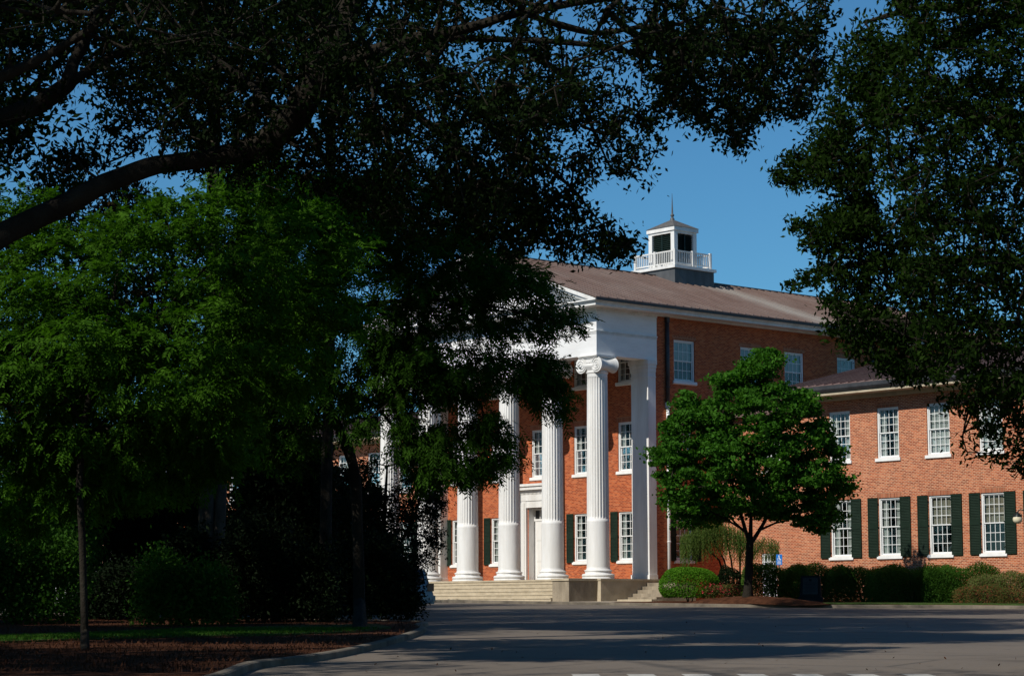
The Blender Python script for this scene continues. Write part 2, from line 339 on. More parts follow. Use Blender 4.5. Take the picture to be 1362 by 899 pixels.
def offset_line(pts, d):
    out = []
    for i, p in enumerate(pts):
        a = np.array(pts[max(i-1, 0)]); b = np.array(pts[min(i+1, len(pts)-1)]); t = (b-a)/max(np.linalg.norm(b-a), 1e-6)
        out.append((p[0]-t[1]*d, p[1]+t[0]*d))
    return out
def kerb(name, line, h, w_, label, seg=3.0):
    "kerb stones along line, top at h over the road, inner side to the left of the line"
    b = MB(); inner = offset_line(line, w_); n = len(line)
    for (pts, z) in ((line, -.3), (offset_line(line, .0), h-.02), (offset_line(line, .03), h), (inner, h), (inner, -.3)):
        b.v += [(x, y, gz(x, y, z)) for x, y in pts]
    for j in range(4): b.f += [(j*n+i, j*n+i+1, (j+1)*n+i+1, (j+1)*n+i) for i in range(n-1)]
    b.f += [(0, n, 2*n, 3*n, 4*n), (n-1, 2*n-1, 3*n-1, 4*n-1, 5*n-1)]; b.sm = [False]*len(b.f)
    return tag(b.build(name, M['curb']), label, kind='structure')
# left island
isl = smoothline([(66.5, -70.5), (61, -64.6), (56.84, -60.97), (55.26, -58.9), (52.77, -56.02), (47.61, -50.85), (40.32, -44.1), (36.6, -41.3), (34.6, -39.4), (33.2, -38.6), (31.2, -38.6), (28.5, -39.8), (20, -43), (10, -46), (-3, -50), (-25, -56)], 7)
isl = isl[::1]
kerb('island_kerb', isl, .13, .18, 'pale concrete kerb curving round the dark planted island')
inner = offset_line(isl, .18)
region('island_bed', inner+[(-40, -120), (66, -120)], .10, M['mulch'], .4, 'reddish pine straw bed under the trees on the left island', bump=.05, sub=2.0)
def gp(x, y, off=.1):
    "ground point under photo pixel"
    d = FW+RT*(x-681)/FPX-UP*(y-449.5)/FPX; n = np.array([.0143, -.01054, 1.]); t = (-1.27+off-n@CAM)/(n@d); q = CAM+d*t; return (q[0], q[1])
lawnpoly = [gp(x, y) for x, y in ((-200, 868), (-60, 860), (0, 856), (120, 852), (250, 849), (380, 846), (470, 842), (520, 836), (500, 832), (380, 834), (250, 839), (120, 845), (0, 849), (-80, 852), (-200, 857))]
region('island_lawn', lawnpoly, .16, M['grass'], .3, 'thin strip of green lawn crossing the left island', sub=1.0)
# hall side: sidewalk, kerb and planted bed
kl = smoothline([(-60, -4.6), (-20, -4.55), (0, -4.5), (10, -4.5), (15, -4.3), (18.5, -2.8), (21.5, -.2), (25, 1.6), (32, 2.2), (60, 2.0)], 8)
kerb('hall_kerb', kl, .14, .2, 'sunlit tan kerb along the drive in front of the hall')
kin = offset_line(kl, .2)
west = [p for p in kin if p[0] <= 5.0]; east = [p for p in kin if p[0] > 5.0]
region('sidewalk', west+[(5.0, -4.28), (5.0, 4.2), (-60, 4.2)], .12, M['concrete'], .4, 'tan concrete walk at the foot of the hall steps', sub=3.0)
region('planting_bed', [(5.004, -4.28)]+east+[(60, 9.4), (5.004, 9.4)], .12, M['mulch'], .4, 'pine straw bed round the maple and hedges', bump=.06, sub=1.0)
region('bed_lawn', [(16.6, -3.2), (18.2, -2.2), (21, .3), (24.8, 2.1), (32, 2.7), (60, 2.5), (60, 5.0), (30, 5.1), (24, 4.6), (20, 3.6), (16.5, .6), (15.2, -2.0)], .20, M['grass'], .2, 'mown grass verge in front of the hedges', sub=1.0)
# mound of soil and straw under the maple
b = MB(); nn = 40; prof = [(4.9, .0), (4.2, .10), (3.3, .2), (2.2, .29), (1.0, .34), (.05, .36)]
mc = (14.0, -3.0)
for r_, h in prof:
    for i in range(nn):
        a = 2*math.pi*i/nn; rx, ry = r_*.95, r_*.28; x, y = mc[0]+rx*math.cos(a), mc[1]+ry*math.sin(a)
        b.v.append((x, y, gz(x, y, .13+h+.03*math.sin(5*a+r_*3))))
for j in range(len(prof)-1): b.f += [(j*nn+i, j*nn+(i+1) % nn, (j+1)*nn+(i+1) % nn, (j+1)*nn+i) for i in range(nn)]
b.sm = [True]*len(b.f); tag(b.build('mulch_mound', M['mulch']), 'low mound of red pine straw round the maple trunk', kind='structure')
# crosswalk bars
cw = empty('crosswalk', (62, -57, gz(62, -57)), 'row of faded white crosswalk bars across the near road', 'crosswalk'); tag(cw, kind='structure')
for k in range(0, 7):
    x0 = 760+k*73; b = MB()
    P0, P1 = gp(x0, 895.6, .008), gp(x0+36, 895.6, .008)
    v = np.array(P1)-np.array(P0); v = v/np.linalg.norm(v); nrm = np.array([v[1], -v[0]])
    if nrm @ (CAM[:2]-np.array(P0)) < 0: nrm = -nrm
    sk = nrm*2.4
    q = [P0, P1, tuple(np.array(P1)+sk), tuple(np.array(P0)+sk)]
    b.v = [(x, y, gz(x, y, .006)) for x, y in q]; b.f = [(0, 1, 2, 3)]; b.sm = [False]
    o = b.build('bar', M['road_white']); o.parent = cw; o.matrix_parent_inverse = Matrix.Translation(-cw.location)
# ------------------------------------------------------------ the hall
hall = empty('brick_hall', (0, 0, 0), 'large red brick hall with white columned portico, cupola and two low wings', 'building')
CX = -9.0; XR = .53; XL = -18.53; FY = 3.83; YB = 35.0
def wall(name, mat, M4, L, z0, z1, openings, depth=.24, thick=.35, parent=hall):
    "wall panel, local x along, y inward; openings (x0,x1,z0,z1); grid faces + reveals"
    b = MB(); xs = sorted({0, L, *[o[0] for o in openings], *[o[1] for o in openings]}); zs = sorted({z0, z1, *[o[2] for o in openings], *[o[3] for o in openings]})
    for i in range(len(xs)-1):
        for j in range(len(zs)-1):
            cx, cz = (xs[i]+xs[i+1])/2, (zs[j]+zs[j+1])/2
            if any(o[0] < cx < o[1] and o[2] < cz < o[3] for o in openings): continue
            b.quad((xs[i], 0, zs[j]), (xs[i+1], 0, zs[j]), (xs[i+1], 0, zs[j+1]), (xs[i], 0, zs[j+1]))
    for x0, x1, a, c in openings:
        b.quad((x0, 0, a), (x0, depth, a), (x0, depth, c), (x0, 0, c)); b.quad((x1, 0, a), (x1, 0, c), (x1, depth, c), (x1, depth, a))
        b.quad((x0, 0, c), (x0, depth, c), (x1, depth, c), (x1, 0, c)); b.quad((x0, 0, a), (x1, 0, a), (x1, depth, a), (x0, depth, a))
    b.v = [tuple(M4 @ Vector(p)) for p in b.v]
    return b.build(name, mat, parent, normals=False)
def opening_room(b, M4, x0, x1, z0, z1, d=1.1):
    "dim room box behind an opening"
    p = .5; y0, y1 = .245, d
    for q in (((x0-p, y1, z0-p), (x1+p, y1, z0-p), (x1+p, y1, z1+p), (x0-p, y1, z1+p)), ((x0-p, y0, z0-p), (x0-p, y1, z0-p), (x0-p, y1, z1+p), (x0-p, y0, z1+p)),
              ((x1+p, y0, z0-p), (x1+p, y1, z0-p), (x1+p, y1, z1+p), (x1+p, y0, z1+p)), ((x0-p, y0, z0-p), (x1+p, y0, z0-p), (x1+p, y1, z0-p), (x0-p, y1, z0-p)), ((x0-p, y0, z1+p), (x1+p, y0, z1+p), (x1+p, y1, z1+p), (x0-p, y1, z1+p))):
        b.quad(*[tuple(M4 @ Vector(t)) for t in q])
def make_window(w_, h, cols, rows, shutters=None, curtain=None, lintel='soldier'):
    "opening w_ x h with local origin at its lower left corner on the wall face, facing -y"
    f = MB(); t = .085; y0, y1 = .06, .2
    f.box(0.001, t, y0, y1, 0.001, h-.001); f.box(w_-t, w_-.001, y0, y1, .001, h-.001); f.box(t, w_-t, y0, y1, h-t, h-.001); f.box(t, w_-t, y0+.01, y1, .001, .07)
    o = f.build('window', M['frame'], None); kids = []
    ix0, ix1, iz0, iz1 = t, w_-t, .07, h-t; mid = (iz0+iz1)/2
    for nm, a, c, yy in (('sash', iz0, mid+.02, .15), ('sash', mid-.02, iz1, .11)):
        s = MB(); e = .045; s.box(ix0, ix0+e, yy, yy+.038, a, c); s.box(ix1-e, ix1, yy, yy+.038, a, c); s.box(ix0+e, ix1-e, yy, yy+.038, a, a+.055); s.box(ix0+e, ix1-e, yy, yy+.038, c-.05, c)
        X0, X1, Z0, Z1 = ix0+e, ix1-e, a+.055, c-.05
        for k in range(1, cols): x = X0+(X1-X0)*k/cols; s.box(x-.014, x+.014, yy+.004, yy+.034, Z0, Z1)
        for k in range(1, rows): z = Z0+(Z1-Z0)*k/rows; s.box(X0, X1, yy+.006, yy+.032, z-.014, z+.014)
        kids.append(s.build(nm, M['frame'], o))
        g_ = MB(); g_.quad((X0, yy+.02, Z0), (X1, yy+.02, Z0), (X1, yy+.02, Z1), (X0, yy+.02, Z1)); kids.append(g_.build('pane', M['glass'], o))
    sl_ = MB(); sl_.prism([(-.07, -.002), (-.09, -.16), (.0, -.20), (.20, -.20), (.20, -.002), ], 'x', -.11, w_+.11); kids.append(sl_.build('sill', M['sill'], o))
    if curtain:
        mat_, z_lo, style = curtain; c = MB(); n = 26
        if style == 'pleat':
            for part in ((.02, .40), (.60, .98)) if z_lo >= 0 and z_lo < .01 and False else ((.0, 1.0),):
                xs = [ix0+(ix1-ix0)*(part[0]+(part[1]-part[0])*i/n) for i in range(n+1)]
                vs = [(x, .26+.025*math.sin(i*2.1)+.01*math.sin(i*.7), z) for z in (iz0+(iz1-iz0)*z_lo, iz1) for i, x in enumerate(xs)]
                c.add(vs, [(i, i+1, n+2+i, n+1+i) for i in range(n)], True)
        elif style == 'blind':
            z = iz0+(iz1-iz0)*z_lo
            while z < iz1: c.box(ix0, ix1, .25, .27, z, z+.045); z += .06
        elif style == 'drapes':
            for a, c_ in ((.0, .3), (.7, 1.0)):
                xs = [ix0+(ix1-ix0)*(a+(c_-a)*i/12) for i in range(13)]
                vs = [(x, .27+.03*math.sin(i*2.0), z) for z in (iz0, iz1) for i, x in enumerate(xs)]; c.add(vs, [(i, i+1, 14+i, 13+i) for i in range(12)], True)
        kids.append(c.build('curtain', M[mat_], o, normals=False))
    if lintel:
        l_ = MB(); l_.box(-.1, w_+.1, -.004, .05, h+.001, h+.27); kids.append(l_.build('lintel', M[lintel], o))
    if shutters:
        sw = shutters
        for sx in (-1, 1):
            s = MB(); x0 = -sw-.02 if sx < 0 else w_+.02; x1 = x0+sw; ya, yb = -.075, -.03; e = .07
            s.box(x0, x0+e, ya, yb, -.06, h+.02); s.box(x1-e, x1, ya, yb, -.06, h+.02)
            for za, zb in ((-.06, .05), (h*.47, h*.47+.3), (h-.09, h+.02)): s.box(x0+e, x1-e, ya, yb, za, zb)
            for za, zb in ((.05, h*.47), (h*.47+.3, h-.09)):
                k = int((zb-za)/.075)
                for i in range(k):
                    z = za+(zb-za)*(i+.5)/k
                    s.prism([(ya+.006, z-.030), (ya+.012, z-.036), (yb-.004, z+.026), (yb-.01, z+.032)], 'x', x0+e, x1-e)
            s.box(x0+e, x1-e, yb-.006, yb+.002, .05, h-.09)
            xh = x1 if sx < 0 else x0
            for z in (.25, h*.5, h-.3): s.box(xh-.03, xh+.03, ya-.03, ya+.005, z, z+.07)
            kids.append(s.build('shutter', M['shutter'], o))
    KIDS[o.name] = kids
    return o
used = {}
def put_window(proto, M4, loc, rz, parent=hall):
    if used.get(proto.name) is None: used[proto.name] = 1; c = proto; c.parent = parent; c.location = M4 @ Vector(loc); c.rotation_euler = (0, 0, rz); return c
    return copy_part(proto, parent, M4 @ Vector(loc), rz)
I4 = Matrix.Identity(4)
Wp = make_window(1.3, 2.66, 3, 3, .56, ('curtain', 0, 'drapes'), None)
Wp2 = make_window(1.3, 2.71, 3, 3, None, ('curtain', 0, 'drapes'), 'soldier')
Ws = make_window(1.3, 2.66, 3, 3, .6, ('blind', .4, 'blind'))
Ws3 = make_window(1.62, 2.26, 4, 2, None, ('curtain', .48, 'pleat'))
Wwl = make_window(1.43, 2.97, 4, 3, .66, ('curtain', 0, 'drapes'))
Wwl2 = make_window(1.43, 2.97, 4, 3, .66, ('blind', .5, 'blind'))
Wwu = make_window(1.43, 2.61, 4, 3, None, ('curtain', 0, 'pleat'))
Wwu2 = make_window(1.43, 2.61, 4, 3, None, ('curtain', 0, 'drapes'))
room = MB()
# front wall behind the portico
MF = Matrix.Translation((XL, FY, 0)); LF = XR-XL; op = []; wins = []
for k in (0, 1, 3, 4):
    xc = -1.8-3.6*k-XL
    op.append((xc-.65, xc+.65, 1.07, 3.73)); wins.append((Wp, xc-.65, 1.07))
for k in range(5):
    xc = -1.8-3.6*k-XL
    op.append((xc-.65, xc+.65, 5.94, 8.65)); wins.append((Wp2, xc-.65, 5.94)); op.append((xc-.65, xc+.65, 10.86, 13.1)); wins.append(('h', xc-.65, 10.86))
W3f = make_window(1.3, 2.24, 3, 3, None, ('curtain', 0, 'drapes'), None)
dx0, dx1 = -9.91-XL, -8.09-XL
op.append((dx0, dx1, 0, 4.19))
wall('wall', M['brick'], MF, LF, -2.2, 14.4, op)
for pr_, x, z in wins:
    put_window(W3f if pr_ == 'h' else pr_, MF, (x, 0, z), 0)
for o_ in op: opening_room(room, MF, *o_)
# side walls
MR = Matrix.Translation((XR, FY, 0)) @ Matrix.Rotation(R(90), 4, 'Z')
ML = Matrix.Translation((XL, YB, 0)) @ Matrix.Rotation(R(-90), 4, 'Z')
sy = [5.27, 10.58, 14.25, 18.82]
op = [(y-FY, y-FY+1.62, 10.85, 13.11) for y in sy+[24.4, 29.4]]
op2 = [(5.27-FY, 5.27-FY+1.3, 1.07, 3.73), (5.27-FY, 5.27-FY+1.3, 5.94, 8.6)]
wall('wall', M['brick'], MR, YB-FY, -2.2, 14.4, op+op2)
for o_ in op: put_window(Ws3, MR, (o_[0], 0, o_[2]), R(90)); opening_room(room, MR, *o_)
for o_, p_ in zip(op2, (Ws, Wp2)): put_window(p_, MR, (o_[0], 0, o_[2]), R(90)); opening_room(room, MR, *o_)
wall('wall', M['brick'], ML, YB-FY, -2.2, 14.4, [])
b = MB(); b.quad((XL, YB, -2.2), (XL, YB, 14.4), (XR, YB, 14.4), (XR, YB, -2.2)); b.add([(XL-.5, YB-.1, 14.68), (XR+.5, YB-.1, 14.68), (CX, YB-.1, 18.2)], [(0, 1, 2)]); b.build('rear_wall', M['brick'], hall)
# wings and links
WY, HYY = 8.6, 9.0
w0, ws_ = 8.729, 3.2565
def wing(sign):
    L = 55.0
    M4 = Matrix.Translation((6.6, WY, 0)) if sign > 0 else Matrix.Translation((2*CX-6.6-L, WY, 0))
    op = []; mats = []
    for k in range(16):
        x = w0-6.6+k*ws_
        if x+1.5 > L: break
        if sign < 0: x = L-x-1.43
        op += [(x, x+1.43, 1.11, 4.08), (x, x+1.43, 6.12, 8.73)]
        mats += [Wwl2 if k in (2, 3) else Wwl, Wwu if k in (2, 3) else Wwu2]
    wall('wing_wall', M['brick_wing'], M4, L, -2.4, 9.75, op)
    for o_, p_ in zip(op, mats):
        put_window(p_, M4, (o_[0], 0, o_[2]), 0)
        if o_[0] < 25 or sign < 0: opening_room(room, M4, *o_)
    xe = 6.6 if sign > 0 else 2*CX-6.6; xf = 6.6+L if sign > 0 else 2*CX-6.6-L
    e = MB(); yb = WY+16
    for x in (xe, xf): e.quad((x, WY, -2.4), (x, yb, -2.4), (x, yb, 9.75), (x, WY, 9.75))
    e.quad((xe, yb, -2.4), (xf, yb, -2.4), (xf, yb, 9.75), (xe, yb, 9.75))
    for x in (xe, xf): e.add([(x, WY, 9.75), (x, yb, 9.75), (x, WY+8, 11.9)], [(0, 1, 2)])
    e.build('wing_wall', M['brick_wing'], hall)
    # eaves: pale soffit, dark gutter
    xa, xb = min(xe, xf)-.4, max(xe, xf)+.4
    s = MB(); s.box(xa, xb, WY-1.14, WY-.004, 9.50, 9.72); s.box(xa+.01, xb-.01, WY-.22, WY-.003, 9.30, 9.50)
    s.build('soffit', M['stone'], hall)
    gt = MB(); gt.prism([(WY-1.32, 10.0), (WY-1.32, 9.80), (WY-1.24, 9.68), (WY-1.14, 9.66), (WY-1.14, 9.98)], 'x', xa-.02, xb+.02); gt.build('gutter', M['lead'], hall)
    rf = MB(); sl_ = .233; yr = WY+8; zr = 10.06+(yr-(WY-1.3))*sl_
    rf.prism([(WY-1.30, 9.97), (WY-1.30, 10.03), (yr, zr), (yb+1.3, 10.03), (yb+1.3, 9.9), (yr, zr-.12)], 'x', xa-.05, xb+.05)
    n = int((xb-xa)/.55)
    for i in range(n+1):
        x = xa+(xb-xa)*i/n
        rf.prism([(WY-1.28, 10.035), (WY-1.28, 10.09), (yr, zr+.06), (yr, zr+.002)], 'x', x-.02, x+.02)
    rf.build('wing_roof', M['roof_wing'], hall)
    # link between the block and the wing
    a, c = (XR+.003, 6.6-.003) if sign > 0 else (2*CX-6.6+.003, XL-.003)
    M5 = Matrix.Translation((a, HYY, 0)); opl = [(2.85, 3.95, -.9, 1.43), (3.1, 4.3, 5.9, 8.2)] if sign > 0 else []
    wall('link_wall', M['brick_wing'], M5, c-a, -2.4, 8.9, opl)
    if opl:
        pw = make_window(1.1, 2.33, 4, 3, None, ('curtain', 0, 'drapes'), 'soldier'); put_window(pw, M5, (2.85, 0, -.9), 0); opening_room(room, M5, *opl[0])
        pw = make_window(1.2, 2.3, 3, 3, None, ('curtain', 0, 'pleat'), 'soldier'); put_window(pw, M5, (3.1, 0, 5.9), 0); opening_room(room, M5, *opl[1])
    rf = MB(); rf.prism([(HYY-.4, 8.9), (HYY-.4, 9.06), (HYY+8, 10.4), (HYY+8, 10.2)], 'x', a, c); rf.build('link_roof', M['roof_wing'], hall)
wing(1); wing(-1)
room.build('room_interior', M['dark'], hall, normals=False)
# portico floor, steps, blocks
b = MB(); PL, PR_ = -19.25, 1.25
b.box(PL, PR_, -1.0, FY-.002, -2.0, 0.0); b.build('portico_floor', M['stone'], hall)
b = MB()
for i in range(5):
    y = -1.0-.42*(i+1); b.box(-17.7, -.32, y, y+.42-.001, -2.2, -.2*(i+1)); 
    b.box(-17.69, -.33, y-.03, y+.02, -.2*(i+1)-.05, -.2*(i+1)+.003)
b.build('steps', M['stone'], hall)
for x0, x1 in ((-.3, .98), (-18.98, -17.72)):
    b = MB(); b.box(x0, x1, -3.0, -1.003, -2.2, -.12); b.build('cheek_block', M['stone_stained'], hall)
    b = MB(); b.box(x0-.05, x1+.05, -3.06, -1.004, -.118, .0); b.build('cap_stone', M['stone'], hall)
b = MB(); b.box(PL-.04, PR_+.04, -1.04, FY-.004, -.09, .004); b.build('floor_edge', M['stone'], hall)
b = MB()
for i in range(5): b.box(PR_+.05, PR_+2.2, .9+.36*i, .9+.36*(i+1)-.002 if i < 4 else FY-.003, -2.2, -.96+.19*i)
b.build('steps', M['stone_stained'], hall)
b = MB(); b.box(1.32, 3.9, .1, .86, -2.2, -1.08); b.build('low_ledge', M['stone'], hall)
# columns
def shaft_r(z): t = (z-.55)/(10.9-.55); return .60-.055*t**1.6
def make_column():
    c = MB(); n = 96
    def rf(r, h, a):
        k = 24; u = (a*k/(2*math.pi)) % 1.0; d = abs(u-.5)*2
        fl = 0 if d > .82 else math.sqrt(max(0, 1-(d/.82)**2))
        e = min(1, max(0, (h-3.14)/.12))*min(1, max(0, (10.72-h)/.1)); return r-(.062*fl)*e
    zs = [.55, 1.2, 2, 3.0, 3.139, 3.14, 3.17, 3.22, 3.27]+[3.3+i*.82 for i in range(10)]+[10.62, 10.66, 10.72, 10.725, 10.95]
    c.lathe([(shaft_r(z)+(.012 if z < 3.14 else 0), z) for z in sorted(zs)], n=n, rfun=rf)
    o = c.build('column', M['white'], hall, normals=False); kids = []
    bs = MB(); prof = [(.86, .0), (.86, .1)]
    for k in range(7): a = -math.pi/2+math.pi*k/6; prof.append((.80+.075*math.cos(a), .185+.08*math.sin(a)))
    prof += [(.74, .275), (.70, .30), (.69, .34), (.71, .38)]
    for k in range(5): a = -math.pi/2+math.pi*k/4; prof.append((.70+.045*math.cos(a), .43+.045*math.sin(a)))
    prof += [(.65, .49), (.625, .55), (.61, .62)]; bs.lathe(prof, n=40); kids.append(bs.build('base', M['white'], o))
    cp = MB(); cp.lathe([(.54, 10.86), (.60, 10.93), (.60, 10.98), (.56, 11.0), (.58, 11.06), (.72, 11.22), (.74, 11.32), (.66, 11.40)], n=40)
    for sx in (-1, 1):
        prof = []
        for k in range(33):
            y = -.62+1.24*k/32; u = abs(y)/.62; r = .27+.15*u**1.6+(.012*math.cos(k*math.pi) if 3 < k < 29 else 0); prof.append((r, y))
        cp.lathe(prof, c=(sx*.60, 0, 11.33), n=28, axis='y')
        for yy, s2 in ((-.63, 1), (.63, -1)):
            pts = []; rad = []
            for k in range(60):
                a = math.pi/2+sx*s2*-1*0-(sx)*k/60*2*math.pi*2.4*(1)*-1; rr = .385*(1-k/60*.82)
                pts.append((sx*.60+rr*math.cos(a)*1, yy, 11.33+rr*math.sin(a))); rad.append(.032*(1-k/60*.4))
            cp.tube(pts, rad, 5); cp.lathe([(.075, yy-.03), (.075, yy+.03)], c=(sx*.60, 0, 11.33), n=14, axis='y')
    cp.box(-.62, .62, -.60, .60, 11.45, 11.70); 
    for yy in (-.61,): cp.tube([(-.6, yy, 11.70), (.6, yy, 11.70)], .03, 5); cp.tube([(-.6, yy, 11.47), (.6, yy, 11.47)], .025, 5)
    for k in range(-3, 4): cp.lathe([(.02, 11.22), (.06, 11.28), (.065, 11.36), (.03, 11.44)], c=(k*.125, -.60, 0), n=8)
    cp.prism([(-.70, 11.74), (-.74, 11.80), (-.72, 11.847), (.72, 11.847), (.74, 11.80), (.70, 11.74)], 'x', -.74, .74); cp.box(-.66, .66, -.66, .66, 11.69, 11.74)
    kids.append(cp.build('capital', M['white'], o)); KIDS[o.name] = kids
    return o
col0 = make_column()
for k in range(1, 6): copy_part(col0, hall, (-3.6*k, 0, 0))
# antae
for x0, x1 in ((-.77, .555), (-18.555, -17.23)):
    b = MB(); b.box(x0, x1, 3.25, FY-.003, .0, 11.2)
    for a, c, p in ((0, .25, .06), (10.9, 10.98, .035), (11.2, 11.42, .03), (11.42, 11.6, .07), (11.6, 11.846, .12)): b.box(x0-p, x1+p, 3.25-p, FY-.003+(.11 if False else 0), a+.001, c)
    b.build('pilaster', M['white'], hall)
    xr = x1 if x0 > -10 else x0
b = MB(); b.box(.30, .58, 3.20, 3.95, -1.9, -.001); b.build('plinth', M['stone_stained'], hall)
# entablature
b = MB(); EX0, EX1 = -18.56, .56
b.box(EX0, EX1, -.56, .56, 11.85, 14.28); b.box(EX1-1.0, EX1, .561, 3.93, 11.851, 14.279); b.box(EX0, EX0+1.0, .561, 3.93, 11.851, 14.279)
b.build('entablature', M['boards'], hall)
b = MB()
for z, h, p in ((12.98, .035, .02), (13.04, .035, .035), (13.10, .07, .06), (14.18, .10, .05)):
    b.box(EX0-p, EX1+p, -.56-p, -.562, z, z+h); b.box(EX1+.002, EX1+p, -.56, 3.94, z, z+h-.001); b.box(EX0-p, EX0-.002, -.56, 3.94, z, z+h-.001)
b.build('moulding', M['white'], hall)
b = MB(); b.box(EX0+1.001, EX1-1.001, .562, FY-.004, 13.12, 13.2); b.build('portico_ceiling', M['white'], hall)
b = MB()
for z0_, z1_, p in ((14.281, 14.36, .20), (14.362, 14.52, .86), (14.522, 14.60, .94), (14.602, 14.68, 1.03)): b.box(EX0-p, EX1+p, -.56-p, YB+p*.6, z0_, z1_)
b.build('cornice', M['white'], hall)
for s in (1, -1):
    b = MB(); x1 = EX1+1.03 if s > 0 else EX0-1.03; b.box(min(x1, x1+s*.09), max(x1, x1+s*.09), -1.56, YB+.6, 14.60, 14.74)
    b.build('gutter', M['lead'], hall)
# pediment
ZR = 18.35; hx = EX1+1.03-CX
def rk(x, dz): return 14.682+(ZR-14.68)*(1-abs(x-CX)/hx)+dz
b = MB(); b.add([(EX0, -.40, 14.681), (EX1, -.40, 14.681), (CX, -.40, ZR-.35)], [(0, 1, 2)]); b.build('pediment', M['boards'], hall)
b = MB()
for th, yb_, yf in ((.20, -.399, -1.58), (.36, -.398, -1.44), (.62, -.397, -.95)):
    for s in (1, -1):
        xo = CX+s*(hx-.0); sl_ = (ZR-14.68)/hx; xi = CX+s*(hx-th/sl_)
        b.prism([(xo, 14.683), (CX, ZR), (CX, ZR-th), (xi, 14.683)], 'y', yf, yb_)
b.build('raking_cornice', M['white'], hall)
# roof
b = MB()
for s in (1, -1):
    xo = CX+s*(hx+.10); zo = 14.70-.0
    b.prism([(xo, zo), (xo, zo+.07), (CX, ZR+.13), (CX, ZR+.03)], 'y', -1.62, YB+.7)
    y = -1.3
    while y < YB+.5:
        b.prism([(xo-s*.03, zo+.072), (xo-s*.03, zo+.13), (CX, ZR+.19), (CX, ZR+.132)], 'y', y-.025, y+.025); y += .62
b.box(CX-.14, CX+.14, -1.63, YB+.71, ZR+.12, ZR+.19)
b.build('roof', M['roof'], hall)
# downpipes
def pipe(x, y, z0_, z1_, mat, r=.075, nm='downpipe'):
    b = MB(); b.tube([(x, y, z0_), (x, y, z1_)], r, 10)
    z = z0_+.8
    while z < z1_: b.tube([(x, y, z), (x, y, z+.06)], r+.02, 10); z += 2.4
    b.box(x-.1, x+.1, y-.1, y+.1, z1_, z1_+.3); b.build(nm, mat, hall)
pipe(XR+.12, 4.66, 9.6, 14.0, M['lead'], .12); pipe(XR+.11, 4.66, -1.2, 9.3, M['frame'], .09)
pipe(XR+.12, 21.86, 10.0, 14.0, M['lead'], .12)
# door surround
D = MB(); yw = FY-.001
D.box(-10.62, -9.98, yw-.16, yw, .0, 4.6); D.box(-8.02, -7.38, yw-.16, yw, .0, 4.6); D.box(-10.5, -10.1, yw-.2, yw-.161, .1, 4.5); D.box(-7.9, -7.5, yw-.2, yw-.161, .1, 4.5)
D.box(-9.979, -8.021, yw-.14, yw, 4.21, 4.6); D.box(-10.62, -7.38, yw-.18, yw, 4.601, 5.1); D.box(-10.70, -7.30, yw-.26, yw, 5.101, 5.22)
for k in range(28): x = -10.55+k*.115; D.box(x, x+.06, yw-.235, yw-.181, 5.0, 5.08)
D.box(-10.82, -7.18, yw-.42, yw, 5.221, 5.42); D.box(-10.9, -7.1, yw-.5, yw, 5.421, 5.56)
D.build('door_surround', M['white'], hall)
D = MB(); D.quad((-9.91, FY, 0), (-9.91, FY+.55, 0), (-9.91, FY+.55, 4.19), (-9.91, FY, 4.19)); D.quad((-8.09, FY, 0), (-8.09, FY+.55, 0), (-8.09, FY+.55, 4.19), (-8.09, FY, 4.19)); D.quad((-9.91, FY, 4.19), (-8.09, FY, 4.19), (-8.09, FY+.55, 4.19), (-9.91, FY+.55, 4.19))
D.v = [(x+(.004 if x < -9 else -.004), y-.01, z) for x, y, z in D.v]; D.build('door_reveal', M['white'], hall, normals=False)
for s in (-1, 1):
    D = MB(); x0, x1 = (-9.85, -9.01) if s < 0 else (-8.99, -8.15); D.box(x0, x1, FY+.45, FY+.5, .02, 3.45)
    for za, zb in ((.2, 1.0), (1.15, 2.2), (2.35, 3.3)): D.box(x0+.12, x1-.12, FY+.43, FY+.449, za, zb)
    d_ = D.build('door', M['white'], hall); k_ = MB(); k_.lathe([(.01, FY+.36), (.035, FY+.38), (.035, FY+.42), (.015, FY+.45)], c=(-9-.06*-s, 0, 1.05), n=10, axis='y'); k_.build('door_knob', M['iron'], d_)
D = MB(); D.box(-9.9, -8.1, FY+.42, FY+.52, 3.46, 3.58); D.box(-9.9, -8.1, FY+.42, FY+.52, 4.08, 4.18)
for x in (-9.9, -9.45, -9.0, -8.55, -8.15): D.box(x, x+.05, FY+.44, FY+.5, 3.58, 4.08)
D.build('transom', M['white'], hall)
D = MB(); D.quad((-9.88, FY+.48, 3.6), (-8.12, FY+.48, 3.6), (-8.12, FY+.48, 4.06), (-9.88, FY+.48, 4.06)); D.build('transom_glass', M['carglass'], hall)
